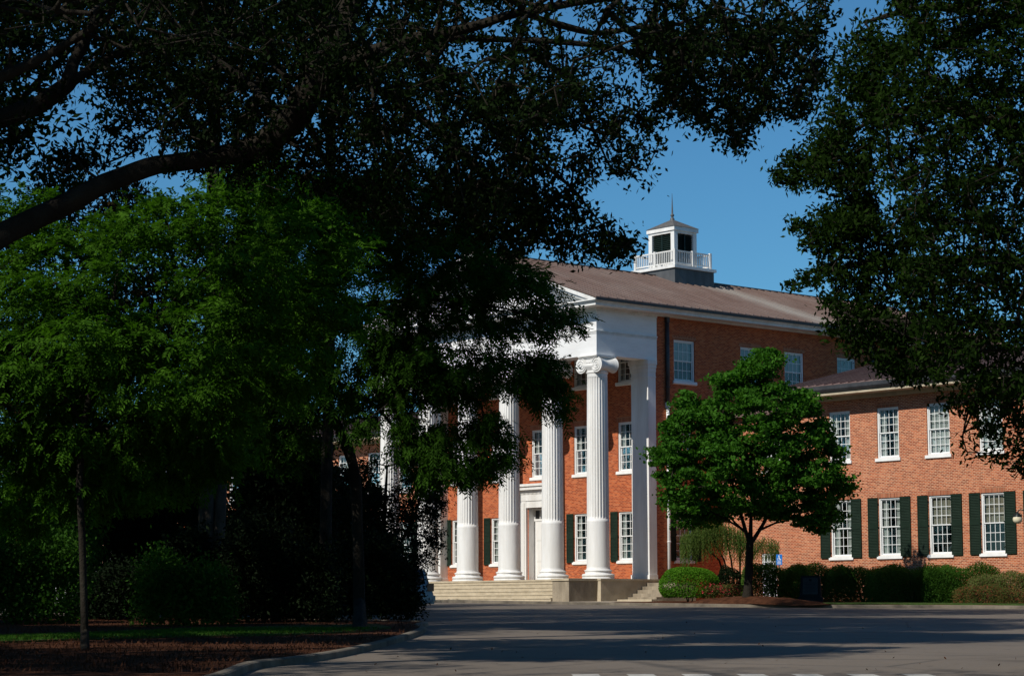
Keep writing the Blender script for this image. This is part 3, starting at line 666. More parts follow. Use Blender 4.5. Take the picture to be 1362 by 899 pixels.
# cupola
CUX, CUY = -9.1, 14.9
cu = MB(); cu.box(CUX-1.85, CUX+1.85, CUY-1.68, CUY+1.68, 17.0, 18.80); cup = cu.build('cupola', M['metal_grey'], hall)
b = MB(); b.box(CUX-1.97, CUX+1.97, CUY-1.8, CUY+1.8, 18.802, 18.98); b.build('platform', M['white'], cup)
b = MB(); hx2, hy2 = 1.70, 1.52
for x in (-hx2, 0, hx2):
    for y in (-hy2, hy2): b.box(CUX+x-.075, CUX+x+.075, CUY+y-.075, CUY+y+.075, 18.981, 19.98)
for x in (-hx2, hx2): b.box(CUX+x-.075, CUX+x+.075, CUY-.075, CUY+.075, 18.981, 19.98)
for y in (-hy2, hy2):
    b.box(CUX-hx2+.076, CUX-.076, CUY+y-.04, CUY+y+.04, 19.84, 19.92); b.box(CUX+.076, CUX+hx2-.076, CUY+y-.04, CUY+y+.04, 19.84, 19.92)
    b.box(CUX-hx2+.076, CUX-.076, CUY+y-.035, CUY+y+.035, 19.12, 19.19); b.box(CUX+.076, CUX+hx2-.076, CUY+y-.035, CUY+y+.035, 19.12, 19.19)
    for i in range(22):
        x = -hx2+(i+.5)*2*hx2/22; b.box(CUX+x-.022, CUX+x+.022, CUY+y-.022, CUY+y+.022, 19.19, 19.84)
for x in (-hx2, hx2):
    for a, c in ((-hy2+.076, -.076), (.076, hy2-.076)): b.box(CUX+x-.04, CUX+x+.04, CUY+a, CUY+c, 19.84, 19.92); b.box(CUX+x-.035, CUX+x+.035, CUY+a, CUY+c, 19.12, 19.19)
    for i in range(20):
        y = -hy2+(i+.5)*2*hy2/20; b.box(CUX+x-.022, CUX+x+.022, CUY+y-.022, CUY+y+.022, 19.19, 19.84)
b.build('railing', M['white'], cup)
b = MB(); bx, by = .96, .82
for x in (-bx, bx):
    for y in (-by, by): b.box(CUX+x-.15, CUX+x+.15, CUY+y-.15, CUY+y+.15, 18.981, 21.12)
b.box(CUX-bx-.15, CUX+bx+.15, CUY-by-.15, CUY+by+.15, 21.121, 21.26); b.box(CUX-bx-.1, CUX+bx+.1, CUY-by-.1, CUY+by+.1, 18.982, 19.3)
b.box(CUX-1.2, CUX+1.2, CUY-1.05, CUY+1.05, 21.261, 21.50); b.build('lantern_frame', M['white'], cup)
b = MB(); nl = 15
for i in range(nl):
    z = 19.35+i*(21.08-19.35)/nl
    for y, s in ((-by-.06, -1), (by+.06, 1)): b.prism([(CUY+y, z), (CUY+y+.02*-s, z+.02), (CUY+y-s*.12, z+.12), (CUY+y-s*.14, z+.10)], 'x', CUX-bx+.15, CUX+bx-.15)
    for x, s in ((-bx-.06, -1), (bx+.06, 1)): b.prism([(CUX+x, z), (CUX+x+.02*-s, z+.02), (CUX+x-s*.12, z+.12), (CUX+x-s*.14, z+.10)], 'y', CUY-by+.15, CUY+by-.15)
b.box(CUX-.035, CUX+.035, CUY-by-.09, CUY+by+.09, 19.3, 21.12); b.box(CUX-bx-.09, CUX+bx+.09, CUY-.035, CUY+.035, 19.3, 21.12)
b.box(CUX-bx+.1, CUX+bx-.1, CUY-by+.1, CUY+by-.1, 19.3, 21.12); b.build('louver', M['louver'], cup)
b = MB(); a = (1.24, 1.09); z0_ = 21.502
b.add([(CUX-a[0], CUY-a[1], z0_), (CUX+a[0], CUY-a[1], z0_), (CUX+a[0], CUY+a[1], z0_), (CUX-a[0], CUY+a[1], z0_), (CUX-.08, CUY-.08, 22.12), (CUX+.08, CUY-.08, 22.12), (CUX+.08, CUY+.08, 22.12), (CUX-.08, CUY+.08, 22.12)],
      [(0, 3, 2, 1), (0, 1, 5, 4), (1, 2, 6, 5), (2, 3, 7, 6), (3, 0, 4, 7), (4, 5, 6, 7)]); b.build('cupola_roof', M['shingle'], cup)
b = MB(); b.lathe([(.14, 22.05), (.13, 22.2), (.08, 22.26), (.07, 22.32), (.12, 22.38), (.12, 22.44), (.06, 22.50), (.055, 22.6), (.035, 23.1), (.008, 23.78)], c=(CUX, CUY, 0), n=14); b.build('spire', M['metal_grey'], cup)
# ------------------------------------------------------------ plants
def raw_mesh(name, V, F4, mat, parent=None, loc=(0, 0, 0), smooth=False):
    me = bpy.data.meshes.new(name); n = len(V); k = len(F4); s = F4.shape[1]
    V = V-np.array(loc)
    me.vertices.add(n); me.vertices.foreach_set('co', V.astype(np.float32).ravel())
    me.loops.add(k*s); me.loops.foreach_set('vertex_index', F4.astype(np.int32).ravel())
    me.polygons.add(k); me.polygons.foreach_set('loop_start', np.arange(0, k*s, s, dtype=np.int32))
    try: me.polygons.foreach_set('loop_total', np.full(k, s, dtype=np.int32))
    except Exception: pass
    if smooth: me.polygons.foreach_set('use_smooth', np.ones(k, bool))
    me.materials.append(mat); me.update(calc_edges=True); me.validate()
    o = bpy.data.objects.new(name, me); scene.collection.objects.link(o)
    if parent is not None: o.parent = parent
    return o
def unit(a): return a/np.maximum(np.linalg.norm(a, axis=-1, keepdims=True), 1e-9)
def leaf_quads(C, L, Wd, up=.5, droop=0.0, dirs=None):
    "diamond leaves at centres C"
    n = len(C); d = rng.normal(size=(n, 3)) if dirs is None else dirs+rng.normal(size=(n, 3))*.35
    d[:, 2] -= droop; d = unit(d); nr = rng.normal(size=(n, 3)); nr[:, 2] += up*2; s = unit(np.cross(d, nr))
    l = (L*(.7+.6*rng.random(n)))[:, None]; w_ = (Wd*(.7+.6*rng.random(n)))[:, None]
    V = np.stack([C-d*l*.5, C+s*w_*.5-d*l*.05, C+d*l*.5, C-s*w_*.5-d*l*.05], 1).reshape(-1, 3)
    return V, np.arange(4*n).reshape(-1, 4)
def sprays(C, out, length, nl, L, Wd, droop=.5):
    "compound leaves: leaflets on both sides of a drooping stalk"
    n = len(C); d = unit(out+rng.normal(size=(n, 3))*.55); d[:, 2] -= droop*rng.random(n); d = unit(d)
    side = unit(np.cross(d, np.array([0, 0, 1.])+rng.normal(size=(n, 3))*.35)); Vs = []
    ln = length*(.7+.6*rng.random(n))
    for k in range(nl):
        t = (k//2+1)/(nl/2); sg = 1 if k % 2 else -1
        base = C+d*(ln*t)[:, None]; base[:, 2] -= .25*ln*t*t
        ld = unit(side*sg+d*.7+rng.normal(size=(n, 3))*.12); ld[:, 2] -= .25
        wv = unit(np.cross(ld, np.cross(d, side)+rng.normal(size=(n, 3))*.3))
        l = L*(.8+.4*rng.random(n))[:, None]; w_ = Wd
        Vs.append(np.stack([base, base+ld*l*.5+wv*w_*.5, base+ld*l, base+ld*l*.5-wv*w_*.5], 1))
    V = np.concatenate(Vs, 0).reshape(-1, 3); return V, np.arange(len(V)).reshape(-1, 4)
def in_poly(P, poly):
    x, y = P[:, 0], P[:, 1]; c = np.zeros(len(P), bool); j = len(poly)-1
    for i in range(len(poly)):
        xi, yi = poly[i]; xj, yj = poly[j]
        c ^= ((yi > y) != (yj > y)) & (x < (xj-xi)*(y-yi)/((yj-yi) or 1e-9)+xi); j = i
    return c
def edge_dist(P, poly):
    d = np.full(len(P), 1e9)
    for i in range(len(poly)):
        a = np.array(poly[i-1], float); b = np.array(poly[i], float); ab = b-a
        t = np.clip(((P-a)@ab)/(ab@ab+1e-9), 0, 1)[:, None]; d = np.minimum(d, np.linalg.norm(P-(a+t*ab), axis=1))
    return d
def crown_points(poly, n, d0, half, round_=True, dmin=None, shift=0):
    "n points spread through a crown whose outline from the road is poly; d0 distance, half its half depth"
    pl = np.array(poly, float); lo, hi = pl.min(0), pl.max(0); out = np.zeros((0, 2))
    while len(out) < n:
        q = lo+rng.random((n*2, 2))*(hi-lo); out = np.concatenate([out, q[in_poly(q, poly)]])
    out = out[:n]
    if round_:
        e = edge_dist(out, poly); k = np.sqrt(np.clip(e/(.28*(hi-lo).min()), .03, 1))
    else: k = np.ones(n)
    d = d0+half*k*(rng.random(n)*2-1)
    if shift: d = d+shift*(out[:, 1]-lo[1])/(hi[1]-lo[1])
    return CAM+(FW[None]+RT[None]*((out[:, 0]-681)/FPX)[:, None]-UP[None]*((out[:, 1]-449.5)/FPX)[:, None])*d[:, None]
def grow(limbs, A, tip=.006, power=.5, scale=.0035, step=.7, sag=.0):
    "skeleton: limbs = [[(point, radius)...]...]; attractors A joined greedily to the nearest node. returns tubes mesh data"
    nodes = []; par = []; rad = []
    for lb in limbs:
        prev = -1
        for i in range(len(lb)-1):
            p0, r0 = np.array(lb[i][0], float), lb[i][1]; p1, r1 = np.array(lb[i+1][0], float), lb[i+1][1]
            m_ = max(1, int(np.linalg.norm(p1-p0)/step))
            for k in range(m_+(i == len(lb)-2)):
                t = k/m_; q = p0+(p1-p0)*t
                if prev < 0 and len(nodes):
                    dd = np.linalg.norm(np.array(nodes)-q, axis=1); j = int(dd.argmin())
                    if dd[j] < 2.5*step+.5: prev = j
                nodes.append(q); par.append(prev); rad.append(r0+(r1-r0)*t); prev = len(nodes)-1
    nl = len(nodes); cap = len(nodes)+len(A)*14+10
    P = np.zeros((cap, 3)); P[:nl] = nodes; par = par+[0]*(cap-nl); cnt = np.zeros(cap); N_ = nl
    d0 = np.array([np.linalg.norm(P[:nl]-a, axis=1).min() for a in A]); order = np.argsort(d0)
    for ai in order:
        a = A[ai]; dd = np.linalg.norm(P[:N_]-a, axis=1)
        j = int(dd.argmin()); L = dd[j]; m_ = max(1, min(12, int(L/step))); prev = j; q0 = P[j].copy()
        bend = rng.normal(size=3)*L*.06
        for k in range(1, m_+1):
            t = k/m_; q = q0+(a-q0)*t+bend*math.sin(math.pi*t); q[2] += sag*L*math.sin(math.pi*t)
            P[N_] = q; par[N_] = prev; prev = N_; N_ += 1
        k = prev
        while k >= 0:
            cnt[k] += 1; k = par[k] if k >= nl else -1
    r = np.zeros(N_); r[:nl] = rad[:nl]; r[nl:] = tip+scale*cnt[nl:N_]**(power+.15)
    # tubes, one prism per edge
    ch = np.array([i for i in range(N_) if par[i] >= 0]); pa = np.array([par[i] for i in ch])
    D = unit(P[ch]-P[pa]); ref = np.where(np.abs(D[:, 2:3]) > .9, np.array([[1., 0, 0]]), np.array([[0, 0, 1.]])); a_ = unit(np.cross(D, ref)); b_ = np.cross(D, a_)
    rp = np.where(pa < nl, np.minimum(r[pa], np.where(ch < nl, 9, r[ch]*1.4)), r[pa]); rc = r[ch]
    return P, ch, pa, a_, b_, rp, rc, N_
def skeleton_mesh(sk, ns=6):
    P, ch, pa, a_, b_, rp, rc, N_ = sk; n = len(ch); V = np.zeros((n, 2, ns, 3))
    for k in range(ns):
        an = 2*math.pi*k/ns; off = a_*math.cos(an)+b_*math.sin(an)
        V[:, 0, k] = P[pa]+off*rp[:, None]; V[:, 1, k] = P[ch]+off*rc[:, None]
    base = (np.arange(n)*2*ns)[:, None]; F = []
    for k in range(ns): F.append(np.concatenate([base+k, base+(k+1) % ns, base+ns+(k+1) % ns, base+ns+k], 1))
    return V.reshape(-1, 3), np.concatenate(F, 0)
def limb_tube(mb, pts, n=12, lump=.12):
    P = smoothline3([p for p, r in pts], 5); Rr = smoothline3([(r, 0, 0) for p, r in pts], 5); pr = [max(.01, q[0]) for q in Rr]
    vs = []; T = [unit((P[min(i+1, len(P)-1)]-P[max(i-1, 0)])[None])[0] for i in range(len(P))]
    ref = np.array([0, 0, 1.]) if abs(T[0][2]) < .8 else np.array([1., 0, 0]); ph = random.random()*9
    for i, p in enumerate(P):
        t = T[i]; ref = unit((ref-t*(ref@t))[None])[0]; b_ = np.cross(t, ref)
        for k in range(n):
            an = 2*math.pi*k/n; r = pr[i]*(1+lump*math.sin(3*an+ph+i*.35)*math.sin(i*.9+ph*2)+lump*.5*math.sin(5*an+i*.5))
            vs.append(tuple(p+(ref*math.cos(an)+b_*math.sin(an))*r))
    m_ = len(P); mb.add(vs, [(j*n+i, j*n+(i+1) % n, (j+1)*n+(i+1) % n, (j+1)*n+i) for j in range(m_-1) for i in range(n)]+[tuple(range((m_-1)*n, m_*n))], True)
def smoothline3(pts, n):
    P = [np.array(p, float) for p in pts]; P = [P[0]]+P+[P[-1]]; out = []
    for i in range(1, len(P)-2):
        for k in range(n):
            t = k/n; a, b, c, d = P[i-1], P[i], P[i+1], P[i+2]; out.append(.5*((2*b)+(-a+c)*t+(2*a-5*b+4*c-d)*t*t+(-a+3*b-3*c+d)*t**3))
    out.append(P[-1]); return out
def tree(name, label, base, limbs, A, leaf, mat, bark='bark', cat='tree', group=None, step=.7, scale=.0035, power=.5, tip=.006, rc=.3, per=40, squash=.6, big=None, trunkname='trunk'):
    root = empty(name, tuple(base), label, cat, group)
    tb = MB()
    for lb in (big or limbs): limb_tube(tb, lb)
    t = tb.build(trunkname, M[bark], root, off=base, normals=False)
    sk = grow(limbs, A, step=step, scale=scale, power=power, tip=tip); V, F = skeleton_mesh(sk, 5)
    raw_mesh('branches', V, F, M[bark], root, base, True)
    cen = A.mean(0); n = len(A)*per
    off = np.clip(rng.normal(size=(n, 3)), -1.7, 1.7)*rc*np.array([1, 1, squash]); idx = np.repeat(np.arange(len(A)), per)
    sz = (.45+1.0*rng.random(len(A))**1.3)[idx][:, None]
    C = A[idx]+off*sz
    kind = leaf[0]
    if kind == 'simple': V, F = leaf_quads(C, leaf[1], leaf[2], leaf[3] if len(leaf) > 3 else .5, leaf[4] if len(leaf) > 4 else .2)
    else:
        out = unit(A[idx]-cen)*.7; V, F = sprays(C, out, leaf[1], leaf[2], leaf[3], leaf[4], leaf[5])
    raw_mesh('crown', V, F, M[mat], root, base)
    return root
def L(*a):
    "limb from (x, y, distance, radius) tuples"
    return [(px(x, y, d), r*.86) for x, y, d, r in a]
# ---- the near oak overhead, trunk out of frame to the left
D0 = 24.0
b0 = px(-190, 900, D0); b0[2] = gz(b0[0], b0[1])
oakL = [
    [(b0+np.array([0, 0, -.3]), .46), (px(-188, 1000, D0), .38), (px(-175, 700, D0), .33), (px(-150, 450, D0), .30), (px(-120, 200, D0), .26), (px(-60, -60, D0+.4), .2), (px(-20, -250, D0+.8), .12)],
    L((-165, 560, D0, .20), (-90, 385, D0-.1, .16), (0, 316, D0, .148), (70, 280, D0, .135), (140, 245, D0+.1, .125), (210, 220, D0+.1, .115), (280, 210, D0+.2, .115), (340, 196, D0+.2, .14), (385, 165, D0+.1, .17), (410, 125, D0, .19), (435, 80, D0, .18), (462, 20, D0+.2, .14), (500, -60, D0+.5, .09), (540, -160, D0+.9, .06)),
    L((-130, 260, D0, .15), (-60, 190, D0+.4, .13), (0, 158, D0+.6, .12), (50, 140, D0+.7, .11), (90, 112, D0+.8, .10), (97, 85, D0+.9, .08), (120, 40, D0+1, .06), (150, -40, D0+1, .04)),
    L((95, 112, D0+.8, .06), (140, 78, D0+.9, .05), (210, 55, D0+1, .045), (300, 45, D0+1.2, .04), (380, 60, D0+1.5, .03), (430, 80, D0+1.6, .02)),
    L((-120, 190, D0, .10), (-50, 130, D0-.6, .08), (20, 95, D0-.8, .065), (70, 70, D0-.9, .05), (150, 20, D0-1, .035)),
    L((425, 105, D0, .10), (480, 75, D0-.3, .085), (560, 50, D0-.6, .07), (620, 38, D0-.8, .06), (690, 18, D0-1, .05), (780, 2, D0-1.2, .04), (880, -12, D0-1.4, .03), (980, -20, D0-1.5, .02)),
    L((560, 50, D0-.6, .05), (640, 52, D0-.4, .04), (720, 55, D0-.2, .035), (800, 62, D0, .03), (900, 85, D0, .022), (1000, 115, D0, .016), (1060, 145, D0, .01)),
    L((440, 90, D0, .07), (520, 130, D0+.4, .055), (600, 190, D0+.7, .04), (660, 250, D0+.9, .03), (700, 300, D0+1, .018)),
    L((690, 60, D0-.2, .035), (760, 110, D0+.2, .028), (790, 175, D0+.4, .02), (808, 215, D0+.5, .010), (822, 236, D0+.5, .005)),
    L((620, 150, D0+.3, .035), (700, 200, D0+.5, .028), (760, 250, D0+.6, .02), (785, 280, D0+.7, .010), (805, 305, D0+.7, .005)),
    L((380, 170, D0+.1, .06), (330, 110, D0+.6, .045), (260, 60, D0+1, .035), (200, 0, D0+1.3, .03)),
    L((700, 20, D0-1, .035), (790, 45, D0-.8, .03), (870, 35, D0-.8, .022), (960, 60, D0-.7, .015), (1060, 70, D0-.6, .01))]
A = [crown_points([(-120, -200), (1110, -200), (1100, 20), (1060, 60), (960, 80), (860, 70), (800, 120), (750, 150), (700, 180), (600, 150), (520, 110), (440, 75), (330, 70), (220, 50), (120, 35), (-60, 60), (-120, 100)], 1653, D0, 3.6, False),
     crown_points([(400, 60), (560, 90), (760, 110), (740, 180), (700, 240), (690, 290), (640, 300), (580, 250), (520, 240), (470, 200), (420, 150)], 459, D0+.3, 2.4, False),
     crown_points([(840, 50), (1100, 30), (1092, 120), (1065, 172), (1030, 150), (1000, 165), (982, 200), (930, 165), (880, 150), (850, 120)], 327, D0-.4, 1.6, False),
     crown_points([(640, 170), (780, 105), (870, 130), (880, 190), (868, 240), (825, 250), (790, 235), (760, 260), (700, 230)], 130, D0+.4, 1.0, False),
     crown_points([(690, 240), (760, 250), (800, 285), (852, 315), (852, 338), (838, 352), (800, 340), (770, 352), (735, 345), (718, 310), (690, 290)], 113, D0+.7, .8, False),
     crown_points([(560, 230), (690, 240), (720, 300), (712, 345), (690, 352), (650, 325), (600, 280)], 140, D0+.8, 1.0, False),
     crown_points([(120, 35), (330, 60), (440, 80), (400, 160), (330, 185), (250, 200), (210, 190), (170, 150), (130, 110)], 264, D0+.5, 1.6, False),
     crown_points([(120, 170), (175, 150), (200, 200), (150, 222), (90, 232), (42, 222), (80, 200)], 32, D0+.6, .6, False),
     crown_points([(210, 225), (330, 205), (420, 170), (520, 235), (600, 300), (560, 330), (460, 270), (380, 240), (290, 240)], 151, D0+.8, 1.2, False),
     crown_points([(-90, 60), (60, 40), (115, 70), (108, 110), (60, 130), (30, 200), (20, 225), (-10, 205), (-60, 180)], 69, D0+.7, 1.2, False)]
A.append(crown_points([(-700, -620), (900, -620), (1150, -200), (900, -150), (-300, -150), (-700, -100)], 900, D0, 5.0, False))
A = np.concatenate(A)
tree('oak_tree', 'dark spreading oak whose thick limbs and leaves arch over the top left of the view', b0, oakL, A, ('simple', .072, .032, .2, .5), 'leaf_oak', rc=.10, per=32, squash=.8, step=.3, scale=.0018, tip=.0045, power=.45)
# ---- the right hand oak
D1 = 37.0
b1 = px(1560, 900, D1); b1[2] = gz(b1[0], b1[1])
oakR = [[(b1+np.array([0, 0, -.3]), .5), (px(1556, 700, D1), .36), (px(1545, 450, D1), .32), (px(1530, 200, D1), .27), (px(1500, -50, D1), .2), (px(1480, -260, D1), .1)],
        L((1548, 480, D1, .2), (1450, 380, D1-.3, .14), (1350, 350, D1-.5, .10), (1250, 345, D1-.6, .07), (1160, 350, D1-.8, .04), (1090, 360, D1-.9, .02)),
        L((1540, 330, D1, .18), (1440, 220, D1+.3, .13), (1340, 170, D1+.5, .09), (1240, 140, D1+.6, .06), (1160, 160, D1+.6, .03), (1100, 200, D1+.6, .015)),
        L((1520, 150, D1, .16), (1430, 60, D1+.8, .11), (1330, 20, D1+1, .07), (1230, 10, D1+1, .05), (1150, 30, D1+1, .025)),
        L((1548, 560, D1, .14), (1470, 500, D1-.8, .09), (1380, 500, D1-1, .06), (1300, 530, D1-1.2, .03), (1280, 580, D1-1.2, .012)),
        L((1545, 500, D1, .14), (1440, 440, D1-1.2, .09), (1330, 430, D1-1.6, .06), (1220, 430, D1-1.8, .04), (1130, 420, D1-1.8, .02))]
A = [crown_points([(1190, -220), (1700, -220), (1700, 540), (1420, 545), (1340, 525), (1280, 515), (1225, 485), (1205, 440), (1195, 380), (1200, 300), (1180, 240), (1165, 150), (1185, 60)], 4100, D1, 4.2, False),
     crown_points([(1150, 20), (1190, 60), (1160, 240), (1170, 330), (1112, 300), (1118, 262), (1098, 232), (1060, 238), (1095, 170), (1110, 90)], 285, D1+.4, 1.6, False),
     crown_points([(1105, 215), (1110, 238), (1062, 248), (1028, 240), (1040, 215), (1070, 195)], 39, D1+.5, .6, False),
     crown_points([(1052, 296), (1110, 275), (1200, 310), (1200, 400), (1118, 392), (1110, 365), (1080, 378), (1048, 382), (1100, 345), (1070, 325)], 170, D1-.7, 1.0, False),
     crown_points([(1095, 395), (1170, 400), (1260, 500), (1240, 512), (1180, 500), (1140, 470), (1098, 445), (1120, 425)], 135, D1-1.2, 1.2, False),
     crown_points([(1255, 515), (1420, 520), (1420, 630), (1345, 632), (1300, 600), (1272, 605), (1290, 570), (1262, 545)], 90, D1-1.2, 1.0, False)]
A.append(crown_points([(1150, -220), (1750, -220), (1700, -620), (1300, -620)], 700, D1, 5.0, False))
A = np.concatenate(A)
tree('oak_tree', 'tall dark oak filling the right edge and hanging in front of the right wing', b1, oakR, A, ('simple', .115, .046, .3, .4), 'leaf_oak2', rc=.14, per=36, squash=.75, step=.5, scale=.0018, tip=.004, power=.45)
# ---- sunlit locust on the left
bx_, by_ = gp(113, 868); b2 = np.array([bx_, by_, gz(bx_, by_, .1)]); D2 = 45.5
loc = [[(b2+np.array([0, 0, -.2]), .105), (px(113, 840, 45.2), .08), (px(110, 740, 45.2), .07), (px(106, 640, 45.4), .068), (px(112, 560, 45.6), .065), (px(130, 480, 46, ), .065), (px(150, 400, 46.3), .045), (px(165, 320, 46.5), .02)],
       L((112, 590, 45.6, .06), (180, 520, 46.5, .05), (260, 470, 47, .04), (340, 420, 47.5, .025), (400, 360, 48, .012)),
       L((110, 560, 45.6, .05), (60, 500, 45, .04), (0, 450, 44.5, .03), (-60, 420, 44, .015)),
       L((125, 500, 46, .045), (200, 430, 46.5, .035), (270, 360, 47, .025), (330, 290, 47.2, .012)), L((140, 440, 46.2, .04), (80, 370, 46.5, .03), (40, 310, 46.5, .015))]
A = [crown_points([(-100, 330), (10, 345), (50, 300), (110, 310), (160, 285), (210, 262), (250, 268), (280, 235), (340, 215), (420, 225), (470, 270), (478, 330), (452, 380), (470, 430), (430, 470), (410, 520), (350, 545), (300, 590), (200, 580), (120, 610), (-100, 600)], 400, 46.5, 3.2), crown_points([(-100, 590), (260, 560), (330, 600), (240, 660), (60, 700), (-100, 700)], 90, 48, 2.5),
     crown_points([(0, 275), (60, 250), (85, 270), (60, 300), (20, 300)], 8, 46.5, .3)]
A = np.concatenate(A)
tree('locust_tree', 'slender bright green tree with feathery leaves catching sun at the left', b2, loc, A, ('spray', .24, 10, .11, .042, .5), 'leaf_locust', rc=.34, per=42, squash=.34, step=.5, scale=.002, tip=.004)
# ---- pecan-like tree right of it, in front of the portico
bx_, by_ = gp(478, 838); b3 = np.array([bx_, by_, gz(bx_, by_, .1)]); D3 = 62
pec = [[(b3+np.array([0, 0, -.2]), .22), (px(478, 800, 63), .17), (px(476, 700, 63), .15), (px(470, 620, 63), .14), (px(452, 570, 63), .12), (px(434, 530, 63), .12), (px(426, 470, 63), .12), (px(418, 400, 63), .11), (px(425, 330, 63), .08), (px(440, 240, 63), .05)],
       L((430, 500, 63, .08), (470, 520, 62.5, .07), (505, 545, 62, .05), (540, 590, 62, .025)),
       L((424, 450, 63, .09), (470, 410, 62, .07), (530, 400, 61.5, .055), (600, 400, 61, .04), (670, 410, 60.5, .025), (730, 430, 60, .01)),
       L((420, 420, 63, .08), (350, 380, 64, .06), (300, 340, 64.5, .04), (250, 300, 65, .02)), L((420, 370, 63, .08), (490, 330, 62, .06), (560, 330, 61, .045), (640, 350, 60, .03), (700, 370, 60, .012)),
       L((490, 405, 62, .05), (540, 440, 61.5, .04), (590, 490, 61, .03), (640, 540, 61, .02), (650, 600, 61, .01)),
       L((600, 400, 61, .035), (650, 450, 60.5, .025), (700, 500, 60.5, .015), (735, 540, 60.5, .008)), L((420, 480, 63, .06), (370, 470, 63.5, .04), (310, 460, 64, .02))]
A = [crown_points([(300, 290), (360, 240), (470, 230), (480, 330), (440, 400), (400, 470), (430, 560), (400, 620), (340, 600), (300, 500), (280, 380)], 480, 63, 3.4),
     crown_points([(440, 235), (560, 230), (650, 300), (700, 365), (690, 400), (600, 400), (540, 380), (470, 400), (440, 360)], 330, 62, 3.0, False),
     crown_points([(500, 400), (560, 385), (640, 400), (700, 410), (700, 450), (640, 440), (560, 450)], 75, 61.5, 1.6, False),
     crown_points([(540, 470), (620, 450), (700, 470), (740, 500), (730, 530), (660, 520), (600, 530), (550, 510)], 85, 61.2, 1.6, False),
     crown_points([(500, 430), (560, 460), (600, 500), (570, 530), (520, 490)], 34, 61.5, 1.4, False),
     crown_points([(425, 400), (530, 390), (535, 470), (515, 545), (470, 580), (440, 545), (420, 500)], 95, 62.5, 2.2, False),
     crown_points([(495, 440), (570, 440), (565, 530), (530, 545), (505, 520)], 44, 62, 1.4, False),
     crown_points([(680, 350), (715, 355), (745, 392), (768, 415), (766, 438), (742, 436), (725, 450), (700, 430)], 32, 60.3, .8, False),
     crown_points([(700, 440), (730, 470), (748, 500), (752, 545), (738, 560), (715, 520), (700, 490)], 26, 60.3, .8, False),
     crown_points([(590, 560), (660, 545), (672, 575), (684, 612), (640, 632), (600, 640), (570, 620), (560, 580)], 62, 61.2, 1.0, False),
     crown_points([(520, 545), (590, 560), (590, 640), (560, 650), (530, 600)], 34, 61.5, 1.0, False)]
A = np.concatenate(A)
tree('pecan_tree', 'dark feathery tree whose drooping sprays hang before the columns and pediment', b3, pec, A, ('spray', .32, 10, .14, .045, .7), 'leaf_locust2', rc=.24, per=16, squash=.5, step=.6, scale=.003, tip=.006)
# ---- magnolia behind
bx_, by_ = 26.0, -52.5
def spot(x, d, off=.1): q = px(x, 815, d); return np.array([q[0], q[1], gz(q[0], q[1], off)])
b4 = spot(60, 78)
A = crown_points([(-80, 340), (30, 300), (60, 240), (85, 215), (110, 225), (115, 250), (170, 240), (195, 260), (240, 290), (270, 300), (280, 400), (240, 470), (120, 540), (-80, 560)], 560, 78, 4.2)
top = px(95, 250, 78)
mg = tree('magnolia_tree', 'tall magnolia with bronze backed leaves and a few cream flowers, topmost at the far left', b4, [[(b4, .3), (b4*.5+top*.5, .2), (top, .04)]], A, ('simple', .22, .09, .3, .1), 'leaf_magnolia', rc=.45, per=44, step=.8)
for x, y in ((112, 236), (141, 240), (100, 268), (166, 232), (60, 330), (200, 300), (130, 288), (30, 392)):
    p = px(x+rng.normal()*2, y, 74.0); b = MB()
    for k in range(6):
        a = k*math.pi/3; c_ = Vector(p); q = c_+Vector((math.cos(a)*.13, math.sin(a)*.13, .07)); t_ = Vector((-math.sin(a), math.cos(a), 0))*.05
        b.quad(tuple(c_), tuple((c_+q)/2+t_), tuple(q), tuple((c_+q)/2-t_))
    b.build('flower', M['magflower'], mg, off=b4, normals=False)
